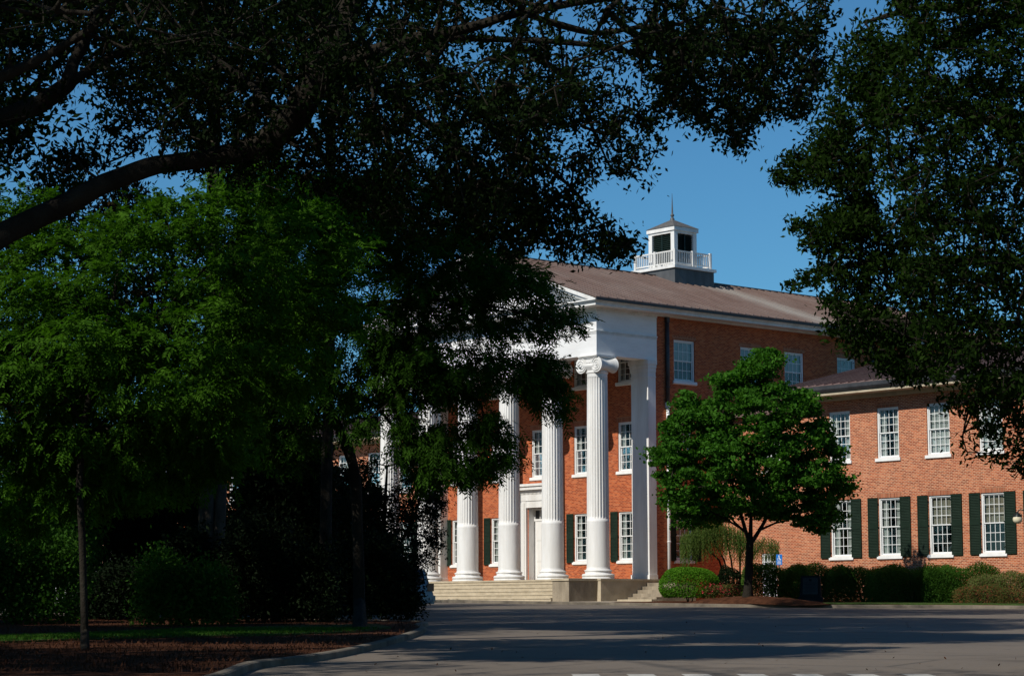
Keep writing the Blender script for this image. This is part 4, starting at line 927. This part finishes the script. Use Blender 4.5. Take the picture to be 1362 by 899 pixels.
# ---- dense evergreen by the drive and the shrub mass
def blob_points(c, r, n, shell=.55, lumpy=.18):
    u = unit(rng.normal(size=(n, 3))); u[:, 2] = np.where(u[:, 2] < -.55, -u[:, 2], u[:, 2]); ph = rng.random(6)*6
    lump = 1+lumpy*(np.sin(u[:, 0]*5+ph[0])*np.sin(u[:, 1]*4+ph[1])+np.sin(u[:, 2]*6+ph[2]+u[:, 0]*3)*.7)
    rr = (shell+(1-shell)*rng.random(n)**.6)*lump
    return np.array(c)+u*np.array(r)*rr[:, None]
def shrub(name, label, cat, x0, x1, ytop, d, mat, n, L_, W_, box=False, depth=None, base=None, group=None, shell=.6, lumpy=.15, rc=.13, per=None, stems=5, off=.1, sup=.4, flat=1.0):
    "shrub standing on the ground, seen between photo columns x0 and x1, its top at row ytop"
    c = spot((x0+x1)/2, d, off); hw = (x1-x0)/2/FPX*d; topz = px((x0+x1)/2, ytop, d)[2]; h = topz-c[2]
    root = empty(name, tuple(c), label, cat, group)
    dep = depth or hw
    P = blob_points((0, 0, 0), (1, 1, 1), n, shell, lumpy)
    # lateral axis is RT on plan, depth axis FW on plan
    ax = np.array([.6556, .7552, 0]); ay = np.array([-.7552, .6556, 0])
    pz = np.sign(P[:, 2])*np.abs(P[:, 2])**flat
    C = c+ax*(P[:, 0]*hw*.9)[:, None]+ay*(P[:, 1]*dep*.9)[:, None]; C[:, 2] = c[2]+h*.46+pz*h*.50
    if base is not None: C[:, 2] = c[2]+h*base+(C[:, 2]-c[2])*(1-base)
    if box:
        a_ = rng.random(n)*2-1; b_2 = rng.random(n)*2-1; t_ = rng.random(n)**.75; ph = rng.random(4)*6
        tp = 1-(.06 if per is None else .16)*(np.sin(a_*hw*2.1+ph[0])+np.sin(a_*hw*4.7+ph[1])*.6)-.10*b_2**2-(.14 if per is None else .32)*np.abs(a_)**(8 if per is None else 4)-.08*rng.random(n)
        C = c+ax*(a_*hw*(1-.06*t_))[:, None]+ay*(b_2*dep*(.75+.25*np.sin(a_*5+ph[2])*.4))[:, None]; C[:, 2] = c[2]+h*tp*t_
    g_ = np.array([gz(a, b_, .12) for a, b_ in C[:, :2]]); C[:, 2] = np.maximum(C[:, 2], g_+rng.random(n)*.15)
    if per: C = np.repeat(C, per, 0)+rng.normal(size=(n*per, 3))*rc
    V, F = leaf_quads(C, L_, W_, sup, .0, None); raw_mesh('foliage', V, F, M[mat], root, c)
    b = MB()
    for k in range(stems):
        a = 2*math.pi*k/stems+.4; e = c+ax*math.cos(a)*hw*.5+ay*math.sin(a)*dep*.5+np.array([0, 0, h*.8])
        b.tube([c+np.array([math.cos(a)*.08, math.sin(a)*.08, -.2]), c*.6+e*.4+np.array([0, 0, .1*h]), e], [.035, .025, .01], 5)
    b.build('stems', M['bark'], root, off=c)
    return root
b5 = spot(515, 86)
A = [crown_points([(435, 640), (470, 612), (500, 612), (512, 690), (530, 640), (535, 590), (545, 566), (562, 566), (574, 588), (568, 612), (588, 640), (592, 672), (582, 700), (590, 716), (578, 745), (556, 765), (548, 800), (525, 818), (470, 826), (420, 822), (400, 760), (410, 680)], 620, 87, 2.4)]
A = np.concatenate(A)
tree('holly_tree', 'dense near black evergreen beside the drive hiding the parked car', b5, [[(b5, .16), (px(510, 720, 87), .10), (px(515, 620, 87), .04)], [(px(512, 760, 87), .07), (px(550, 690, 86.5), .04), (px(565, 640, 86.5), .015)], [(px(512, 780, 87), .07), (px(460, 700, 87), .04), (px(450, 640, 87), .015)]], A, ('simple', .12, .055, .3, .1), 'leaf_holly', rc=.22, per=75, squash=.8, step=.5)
sh = [('tall dark evergreen mass right of the pale barked trunk', 318, 440, 590, 76, 'leaf_holly', 900, 34, .17, .085, 'evergreen_shrub'),
      ('broad dark evergreen mass left of the pale barked trunk', 100, 266, 560, 81, 'leaf_holly', 1000, 34, .17, .085, 'evergreen_shrub'),
      ('low dark evergreen at the foot of the pale barked trunk', 215, 360, 705, 74, 'leaf_holly', 600, 34, .16, .08, 'evergreen_shrub'),
      ('dark arching shrub between the leafy green shrub and the evergreen', 285, 450, 700, 68, 'leaf_holly', 650, 32, .13, .065, 'evergreen_shrub'),
      ('black spreading shrub filling the ground left of the parked car', 385, 556, 715, 76, 'leaf_holly', 650, 32, .14, .07, 'evergreen_shrub'),
      ('leafy green shrub catching light on the left island', 182, 305, 738, 63.5, 'leaf_shrub', 380, 28, .11, .07, 'leafy_shrub'),
      ('green shrub at the left frame edge with sun on its top', -70, 112, 700, 66, 'leaf_shrub', 600, 28, .12, .07, 'leafy_shrub'),
      ('tall light green shrub behind the others at the far left', -80, 130, 598, 76, 'leaf_shrub', 650, 28, .14, .08, 'leafy_shrub'),
      ('small shrub right behind the thin tree stem', 100, 200, 750, 71, 'leaf_holly', 320, 28, .13, .065, 'evergreen_shrub'),
      ('dark evergreen hidden deep behind the leafy green shrub', 150, 330, 640, 88, 'leaf_holly', 700, 32, .2, .1, 'evergreen_shrub'),
      ('dark evergreen deep behind the black spreading shrub', 360, 520, 640, 93, 'leaf_holly', 700, 32, .2, .1, 'evergreen_shrub'),
      ('dark evergreen at the far back beside the left frame edge', -60, 140, 640, 92, 'leaf_holly', 700, 32, .2, .1, 'evergreen_shrub')]
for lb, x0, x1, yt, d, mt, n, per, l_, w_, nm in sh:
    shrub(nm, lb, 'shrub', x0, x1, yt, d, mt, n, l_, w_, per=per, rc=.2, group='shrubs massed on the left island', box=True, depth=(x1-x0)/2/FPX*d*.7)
# ---- tall shade trees of the grove behind and beside the drive, and unseen added ones
def grove(name, label, x, y, top, bot, r, n=190, per=42, leaf=.2, mat='leaf_oak2', trunk=.3, bark='bark', fork=False, dense=1.0, group='tall shade trees of the grove'):
    c = np.array([x, y, gz(x, y, .08)]); zc = (top+bot)/2; hh = (top-bot)/2
    u = unit(rng.normal(size=(n, 3))); rr = (.25+.75*rng.random(n)**.5)*(1+.18*np.sin(u[:, 0]*5+x)*np.sin(u[:, 1]*4+y))
    A = np.array([x, y, c[2]+zc])+u*rr[:, None]*np.array([r, r, hh])
    z = c[2]
    limbs = [[(c+np.array([0, 0, -.3]), trunk*1.25), (c+np.array([.05, 0, 1.2]), trunk), (c+np.array([.1, .1, bot*.6]), trunk*.85), (np.array([x+.2, y, z+bot]), trunk*.7), (np.array([x, y+.3, z+zc]), trunk*.4), (np.array([x, y, z+top*.93]), .05)]]
    for k in range(5):
        a = k*1.257+x; limbs.append([(np.array([x+.1, y, z+bot*(.86+.05*k)]), trunk*.4), (np.array([x+math.cos(a)*r*.4, y+math.sin(a)*r*.4, z+bot+hh*.35+k*.3]), trunk*.25), (np.array([x+math.cos(a)*r*.8, y+math.sin(a)*r*.8, z+bot+hh*(.5+.15*k)]), .03)])
    if fork: limbs.append([(c+np.array([.25, .3, -.3]), trunk*.8), (c+np.array([.4, .5, bot*.4]), trunk*.65), (c+np.array([.9, 1.1, bot]), trunk*.45), (c+np.array([1.6, 1.9, zc]), .08)])
    return tree(name, label, c, limbs, A, ('simple', leaf, leaf*.5, .4, .2), mat, bark=bark, group=group, rc=.6*r/5.5, per=per, step=1.1, scale=.006, squash=.6, tip=.01)
if True:
    grove('shade_tree', 'tall forked tree with a pale barked trunk seen through the dark shrubs', 20.7, -38.3, 30, 17, 6.5, n=520, leaf=.28, trunk=.30, bark='bark_pale', fork=True)
    G_ = [(40,-60,36,24,5.5),(39,-63.5,17,11,4.5),(46,-65,36,22,4.5),(52,-66,27,20,4.5),(28,-66,16,6,4.5),(33,-57,35,12,6.5),(25,-52,33,11,6.5),(16,-51,31,11,6.5),(6,-48,29,11,6.5),(35,-71,18,5,5),(48,-77,13,5,5.5),(54.5,-82,20,7,6),(42,-83,18,6,6),(20,-62,24,8,6),(39,-73,26,13,5.5),(66,-85,18,8,5.5),(56,-71,22,14,3.5)]
    for i, (x, y, t_, bo, r) in enumerate(G_):
        grove('shade_tree', 'tall shade tree of the grove outside the left edge of the view', x, y, t_, bo, r, n=560, leaf=.30)
    for x, y, t_, bo, r in [(80, -36, 20, 4, 7), (66, -16, 20, 4, 7), (96, -62, 20, 5, 7), (84, -100, 20, 7, 7), (100, -92, 20, 5, 7), (52, -2, 18, 4, 6), (70, -105, 20, 6, 7)]:  # out of view, added to cut the sky light on the drive
        grove('shade_tree', 'tall unseen tree added right of and behind the view to block sky light', x, y, t_, bo, r, n=240, per=36, leaf=.3, group='unseen trees added to block sky light')
    grove('shade_tree', 'tallest tree of the grove with its crown far above the evergreen', 29, -39.2, 33, 17, 6.5, trunk=.2, n=520, leaf=.28)
    for (x, y, t_, bo, r), lb in zip([(-22, -24, 14, 3, 5.5), (-10, -23, 15.5, 3, 6), (1, -23, 14.5, 2.5, 4.3), (4, -22.5, 7, 1.5, 2.8), (-34, -24, 15, 3, 5.5)],
                                     ['leafy tree beyond the drive at the far left, second from the end of its row', 'leafy tree beyond the drive directly behind the thin locust stem', 'leafy tree beyond the drive behind the dark shrubs', 'shorter leafy tree beyond the drive nearest the hall steps', 'leafy tree beyond the drive at the end of its row']):
        grove('round_tree', lb, x, y, t_, bo, r, n=330, per=42, leaf=.26, mat='leaf_oak', trunk=.18, group='trees along the far side of the drive')
# ---- the young maple in front of the hall
DM = 107.6; b6 = px(995, 795, DM); b6[2] = px(995, 796, DM)[2]
mapL = [[(b6+np.array([0, 0, -.3]), .32), (px(995, 785, DM), .22), (px(996, 760, DM), .19), (px(997, 735, DM), .18), (px(998, 718, DM), .17)],
        L((997, 722, DM, .12), (990, 700, DM, .10), (980, 665, DM+.3, .08), (968, 620, DM+.5, .05), (950, 570, DM+.8, .03)),
        L((998, 722, DM, .13), (999, 690, DM, .10), (1002, 640, DM-.2, .08), (1010, 570, DM, .05), (1020, 490, DM, .02)),
        L((999, 722, DM, .12), (1012, 702, DM-.3, .10), (1024, 680, DM-.5, .08), (1045, 640, DM-.7, .05), (1075, 590, DM-1, .025)),
        L((1010, 705, DM-.3, .07), (1030, 696, DM, .05), (1052, 690, DM+.3, .04), (1085, 670, DM+.5, .02)), L((990, 705, DM, .07), (965, 690, DM-.6, .05), (930, 670, DM-1, .035), (895, 640, DM-1.2, .015)),
        L((996, 712, DM, .06), (975, 692, DM+.8, .05), (940, 650, DM+1.5, .03))]
mo = [(1022, 458), (1034, 470), (1040, 492), (1062, 500), (1072, 518), (1086, 530), (1100, 545), (1100, 575), (1108, 592), (1122, 598), (1128, 622), (1142, 638), (1138, 652), (1120, 662), (1118, 690), (1094, 708), (1078, 704), (1050, 690), (1000, 686), (960, 690), (930, 698), (905, 700), (892, 680), (878, 665), (866, 635), (864, 600), (876, 585), (878, 560), (900, 545), (908, 520), (918, 520), (926, 538), (944, 530), (945, 505), (962, 495), (985, 498), (990, 480), (1008, 478)]
mo = [(1003+(x-1003)*.965, y) for x, y in mo]
A = crown_points(mo, 720, DM, 4.2)
mp = tree('maple_tree', 'round bright green young maple standing before the corner of the hall', b6, mapL, A, ('simple', .19, .15, .9, .2), 'leaf_maple', rc=.27, per=105, squash=.42, step=.5, scale=.004, tip=.008)
# ---- shrubs before the hall
def H(name, label, x0, x1, yt, d, mat, n, l_, w_, **k): return shrub(name, label, 'shrub', x0, x1, yt, d, mat, n, l_, w_, **k)
H('clipped_bush', 'bright green clipped dome shaped bush beside the side steps', 872, 962, 751, 112.6, 'leaf_box', 19000, .085, .05, depth=1.5, shell=.86, lumpy=.035, stems=3, flat=.75)
H('evergreen_shrub', 'dark green shrub between the clipped bush and the maple trunk', 945, 992, 753, 114.8, 'leaf_holly', 6000, .09, .05, depth=.9, shell=.6)
H('azalea_bush', 'low azalea with red flowers at the foot of the maple', 936, 992, 775, 111.8, 'leaf_nandina', 3800, .08, .04, depth=.8, shell=.5, off=.3, lumpy=.2, box=True)
az = bpy.data.objects['azalea_bush']; ba = np.array(az.location)
for k in range(46):
    p = px(930+random.random()*55, 776+random.random()*14, 110.9+random.random()*.3); fl = MB()
    for q in range(4):
        a = q*math.pi/2+random.random(); c_ = Vector(p); e = c_+Vector((math.cos(a)*.07, math.sin(a)*.07, .05)); t_ = Vector((-math.sin(a), math.cos(a), .2))*.035; fl.quad(tuple(c_), tuple((c_+e)/2+t_), tuple(e), tuple((c_+e)/2-t_))
    fl.build('flower', M['flower'], az, off=ba, normals=False)
H('hedge', 'brownish loose hedge just right of the maple trunk', 986, 1080, 748, 113.5, 'leaf_hedge', 22950, .085, .045, depth=1.1, shell=.5, lumpy=.12, stems=9, flat=.5, box=True)
H('hedge', 'olive green hedge behind the granite marker', 1036, 1140, 750, 114.8, 'leaf_hedge', 24225, .085, .045, depth=1.1, shell=.5, lumpy=.12, stems=9, flat=.5, box=True)
H('hedge', 'dark green hedge under the first shuttered windows of the wing', 1094, 1208, 752, 114.2, 'leaf_hedge', 26775, .085, .045, depth=1.1, shell=.5, lumpy=.1, stems=9, flat=.45, box=True)
H('hedge', 'dark thin based hedge under the third shuttered window', 1151, 1274, 751, 112.0, 'leaf_hedge', 28050, .085, .045, depth=1.1, shell=.5, lumpy=.1, stems=9, flat=.45, box=True)
H('hedge', 'rounded green bush below the fourth shuttered window', 1226, 1333, 749, 109.8, 'leaf_shrub', 22950, .08, .04, depth=1.1, shell=.6, lumpy=.12, stems=6, flat=.7, box=True)
H('hedge', 'grey brown twiggy bush beside the lamp post', 1288, 1403, 760, 108.0, 'leaf_hedge_brown', 20400, .085, .035, depth=1.1, shell=.5, lumpy=.15, stems=9, flat=.5, box=True)
H('nandina_bush', 'low bush with reddish tips in front of the rounded green bush', 1268, 1345, 777, 106.2, 'leaf_nandina', 6000, .09, .03, depth=.8, shell=.4, lumpy=.3, stems=7, flat=.8, box=True)
H('nandina_bush', 'small green and red bush at the lamp post foot', 1328, 1372, 782, 105.2, 'leaf_nandina', 2600, .09, .03, depth=.6, shell=.4, lumpy=.3, stems=5, box=True)
# weeping shrub: stems with hanging strands
def weeping():
    c = spot(983, 118.5); root = empty('weeping_shrub', tuple(c), 'fine leaved weeping shrub in the corner behind the maple', 'shrub')
    b = MB(); tips = []
    for (xe, ye, xb) in ((938, 697, 976), (960, 690, 979), (1018, 716, 988), (985, 700, 984), (922, 712, 974)):
        P0 = px(xb, 790, 118.4); P1 = px((xb*2+xe)/3, 745, 118.4); P2 = px(xe, ye, 118.2+random.random()*.5); P0[2] = gz(P0[0], P0[1])
        b.tube([P0, P1, P2], [.06, .05, .02], 6); tips.append(P2)
    b.build('stems', M['bark'], root, off=c)
    C = []
    for (x0, x1, y0, y1, n) in ((905, 1000, 690, 722, 800), (1000, 1036, 712, 724, 220)):
        for k in range(n):
            u = random.random(); x = x0+(x1-x0)*u; yy = y0+(y1-y0)*(abs(u-.5)*1.2)+random.random()*14; p = px(x, yy, 117.6+random.random()*1.6)
            ln = (.5+random.random()*1.2)*(1.0 if x < 1000 else .6)
            for q in range(int(ln/.055)): C.append((p[0]+rng.normal()*.03, p[1]+rng.normal()*.03, p[2]-q*.055))
    C = np.array(C); d = np.tile(np.array([[0, 0, -1.]]), (len(C), 1)); V, F = leaf_quads(C, .12, .03, .1, 0, d); raw_mesh('foliage', V, F, M['leaf_willow'], root, c)
weeping()
# scattered straw and leaf litter, grass blades
def litter():
    n = 9000; q = []; ip = inner+[(-40, -120), (66, -120)]
    while len(q) < n:
        x, y = gp(random.uniform(-40, 575), random.uniform(824, 897))
        if in_poly(np.array([[x, y]]), ip)[0]: q.append((x, y, gz(x, y, .16)))
    C = np.array(q); V, F = leaf_quads(C, .12, .02, 3.0, 0); o = raw_mesh('fallen_leaves', V, F, M['mulch']); tag(o, 'fallen leaves and straw scattered on the left island', 'leaf litter', kind='stuff')
    q = []
    while len(q) < 70:
        x, y = gp(random.uniform(420, 1362), random.uniform(815, 899), 0)
        if not in_poly(np.array([[x, y]]), ip)[0]: q.append((x, y, gz(x, y, .02)))
    V, F = leaf_quads(np.array(q), .07, .035, 3.0, 0); tag(raw_mesh('scattered_leaves', V, F, M['mulch']), 'dry leaves scattered over the asphalt drive', 'leaf litter', kind='stuff')
    q = []
    for k in range(26000):
        x, y = gp(random.uniform(-60, 520), random.uniform(838, 856));
        if in_poly(np.array([[x, y]]), lawnpoly)[0]: q.append((x, y, gz(x, y, .18)))
    C = np.array(q); d = np.tile(np.array([[0, 0, 1.]]), (len(C), 1)); V, F = leaf_quads(C, .09, .018, 0, 0, d); o = raw_mesh('grass', V, F, M['leaf_shrub']); tag(o, 'short grass blades on the strip across the left island', 'grass', kind='stuff')
litter()
# ------------------------------------------------------------ objects
def make_car(label, rear, ang, paint_, back=0):
    root = empty('parked_car', rear, label, 'car', 'cars parked beyond the shrubs'); root.rotation_euler = (0, 0, ang)
    # local x forward from the rear bumper, y across, z up
    prof = [(0.0, .42), (-.02, .62), (.03, .80), (.10, .98), (.16, 1.12), (3.55, 1.10), (4.35, 1.0), (4.62, .86), (4.70, .62), (4.66, .36), (4.4, .26), (.35, .26), (.1, .32)]
    import bmesh
    def shell(prof, w0, w1, z0_, z1_, mat, nm, bev=.05):
        bm = bmesh.new(); f = []
        def wd(z): return w0+(w1-w0)*max(0, min(1, (z-z0_)/(z1_-z0_)))
        A_ = [bm.verts.new((x, -wd(z), z)) for x, z in prof]; B_ = [bm.verts.new((x, wd(z), z)) for x, z in prof]; n = len(prof)
        bm.faces.new(A_); bm.faces.new(B_[::-1])
        for i in range(n): bm.faces.new((A_[i], B_[i], B_[(i+1) % n], A_[(i+1) % n]))
        bmesh.ops.recalc_face_normals(bm, faces=bm.faces)
        if bev: bmesh.ops.bevel(bm, geom=[e for e in bm.edges if len(e.link_faces) == 2 and any(len(q.verts) > 6 for q in e.link_faces)], offset=bev, segments=3, profile=.5, affect='EDGES')
        me = bpy.data.meshes.new(nm); bm.to_mesh(me); bm.free(); me.materials.append(mat)
        for p in me.polygons: p.use_smooth = True
        o = bpy.data.objects.new(nm, me); scene.collection.objects.link(o); o.parent = root; return o
    body = shell(prof, .90, .84, .6, 1.12, M[paint_], 'body', .07)
    shell([(.17, 1.10), (.30, 1.60), (.45, 1.69), (2.5, 1.70), (2.9, 1.62), (3.55, 1.10)], .82, .66, 1.1, 1.7, M['carglass'], 'window', .03)
    shell([(.36, 1.665), (.48, 1.73), (2.48, 1.745), (2.85, 1.64), (2.5, 1.705), (.46, 1.695)], .66, .62, 1.6, 1.74, M[paint_], 'roof', 0)
    for x, z in ((.22, 1.10), (1.35, 1.10), (2.35, 1.10)):
        for s in (-1, 1):
            b = MB(); b.prism([(x, 1.09), (x+.11, 1.09), (x+.23, 1.70), (x+.13, 1.70)], 'y', s*.80-.012, s*.80+.012)
            b.v = [(p[0], p[1]*(1-(p[2]-1.09)*.27)+s*.012, p[2]) for p in b.v]; b.build('pillar', M[paint_], root)
    b = MB(); b.box(-.09, .12, -.86, .86, .40, .62); b.box(-.05, .2, -.80, .80, .27, .40); b.build('bumper', M['car'], root)
    for s in (-1, 1):
        b = MB(); b.box(-.025, .26, s*.83-.06, s*.83+.07, .80, 1.12); b.build('taillight', M['tail'], root)
        for x in (.95, 3.75):
            b = MB(); b.lathe([(.33, -.11), (.345, -.08), (.345, .08), (.33, .11)], c=(x, s*.80, .345), n=24, axis='y'); wh = b.build('wheel', M['tyre'], root)
            b = MB(); b.lathe([(.05, .12), (.22, .10), (.23, .115), (.20, .06)], c=(x, s*.80, .345), n=18, axis='y'); b.v = [(p[0], s*.80+s*abs(p[1]-s*.80), p[2]) for p in b.v]; b.build('rim', M['rim'], wh)
    return root
ang = math.atan2(-.7552, -.6556)
rc_ = px(574, 806, 97.0); make_car('silver suv with its rear bumper showing past the dark evergreen', (rc_[0], rc_[1], gz(rc_[0], rc_[1])), ang+.12, 'car')
rc_ = px(225, 800, 90.0); make_car('white car glimpsed behind the leafy green shrub', (rc_[0], rc_[1], gz(rc_[0], rc_[1])), ang+.0, 'carwhite')
rc_ = px(150, 800, 96.0); make_car('pale car glimpsed behind the thin tree stem at the left', (rc_[0], rc_[1], gz(rc_[0], rc_[1])), ang-.1, 'carwhite')
# granite marker
c = px(1077.5, 800, 109.8); c[2] = gz(c[0], c[1], .33)
mk = empty('granite_marker', tuple(c), 'dark granite marker with a bronze plate in front of the hedge', 'marker', rz=R(34))
b = MB(); b.prism([(-.60, -.3), (-.60, .06), (-.52, .12), (-.46, 1.14), (.46, 1.14), (.52, .12), (.60, .06), (.60, -.3)], 'y', -.02, .42); 
b.v = [(x, y+(.25*z if y < .1 else .08*z), z) for x, y, z in b.v]; b.build('stone', M['granite'], mk)
b = MB(); b.box(-.36, .36, -.045, -.01, .24, 1.04); b.v = [(x, y+.25*z, z) for x, y, z in b.v]; pl_ = b.build('plate', M['bronze'], mk)
b = MB()
for k in range(7): b.box(-.28+.02*(k % 3), .28-.03*(k % 2), -.052, -.046, .78-k*.07, .80-k*.07)
b.v = [(x, y+.25*z, z) for x, y, z in b.v]; b.build('raised_lines', M['granite'], pl_)
b = MB(); b.lathe([(.07, -.06), (.075, -.05), (.07, -.046)], c=(0, 0, .93), n=18, axis='y'); b.v = [(x, y+.25*z, z) for x, y, z in b.v]; b.build('seal', M['granite'], pl_)
# blue sign
c = px(1036.5, 744, 116.5); zg_ = gz(c[0], c[1], .1)
sg = empty('blue_sign', (c[0], c[1], zg_), 'small blue sign with white figure and bars beside the low window', 'sign', rz=R(30))
zz = c[2]-zg_
b = MB(); b.tube([(0, .03, -.3), (0, .03, zz+.22)], .025, 8); b.build('post', M['metal_grey'], sg)
b = MB(); b.box(-.155, .155, -.02, .0, zz-.27, zz+.27); pn = b.build('panel', M['blue'], sg)
b = MB(); b.lathe([(.035, -.026), (.035, -.0205)], c=(-.01, 0, zz+.19), n=14, axis='y'); b.prism([(-.03, zz+.14), (.02, zz+.14), (.03, zz+.05), (.09, zz+.04), (.10, zz-.02), (.07, zz-.02), (.06, zz+.01), (-.02, zz+.02)], 'y', -.026, -.0205)
for k in range(14):
    a = math.pi*.75+k/13*math.pi*1.25; b.box(-.01+.08*math.cos(a)-.01, -.01+.08*math.cos(a)+.01, -.026, -.0205, zz+.02+.08*math.sin(a)-.01, zz+.02+.08*math.sin(a)+.01)
for z in (-.12, -.17, -.22): b.box(-.10, .10, -.026, -.0205, zz+z, zz+z+.022)
b.build('symbol', M['signwhite'], pn)
# lamp post
c = px(1373, 806, 103.5); c[2] = gz(c[0], c[1], .1); RZ = YAW
lp = empty('street_lamp', tuple(c), 'dark iron lamp post with cream globes at the right edge', 'street lamp', rz=RZ)
b = MB(); b.lathe([(.34, -.3), (.34, .1), (.30, .16), (.28, .5), (.20, .62), (.22, .7), (.12, .82), (.10, 1.2), (.075, 2.4), (.06, 4.2), (.09, 4.24), (.05, 4.3), (.03, 4.5), (.0, 4.62)], n=20); b.build('pole', M['iron'], lp)
for s in (-1, 1):
    b = MB(); b.tube([(0, 0, 4.05), (s*.2, 0, 4.32), (s*.42, 0, 4.38), (s*.55, 0, 4.28), (s*.56, 0, 4.18)], .025, 8); b.build('arm', M['iron'], lp)
    b = MB(); b.lathe([(.03, 4.28), (.08, 4.22), (.17, 4.14), (.20, 4.04)], c=(s*.56, 0, 0), n=18)
    for k in range(8): a = k*math.pi/4; b.prism([(-.02, 4.05), (0, 4.22), (.02, 4.05)], 'y', -.01, .01, Matrix.Translation((s*.56+.19*math.cos(a), .19*math.sin(a), 0)))
    cp_ = b.build('lamp_cap', M['iron'], lp)
    b = MB(); b.lathe([(.19, 4.05), (.22, 3.96), (.21, 3.86), (.15, 3.78), (.05, 3.74)], c=(s*.56, 0, 0), n=20); b.build('globe', M['globe'], cp_)
print('objects', len(bpy.data.objects), 'polys', sum(len(m_.polygons) for m_ in bpy.data.meshes))
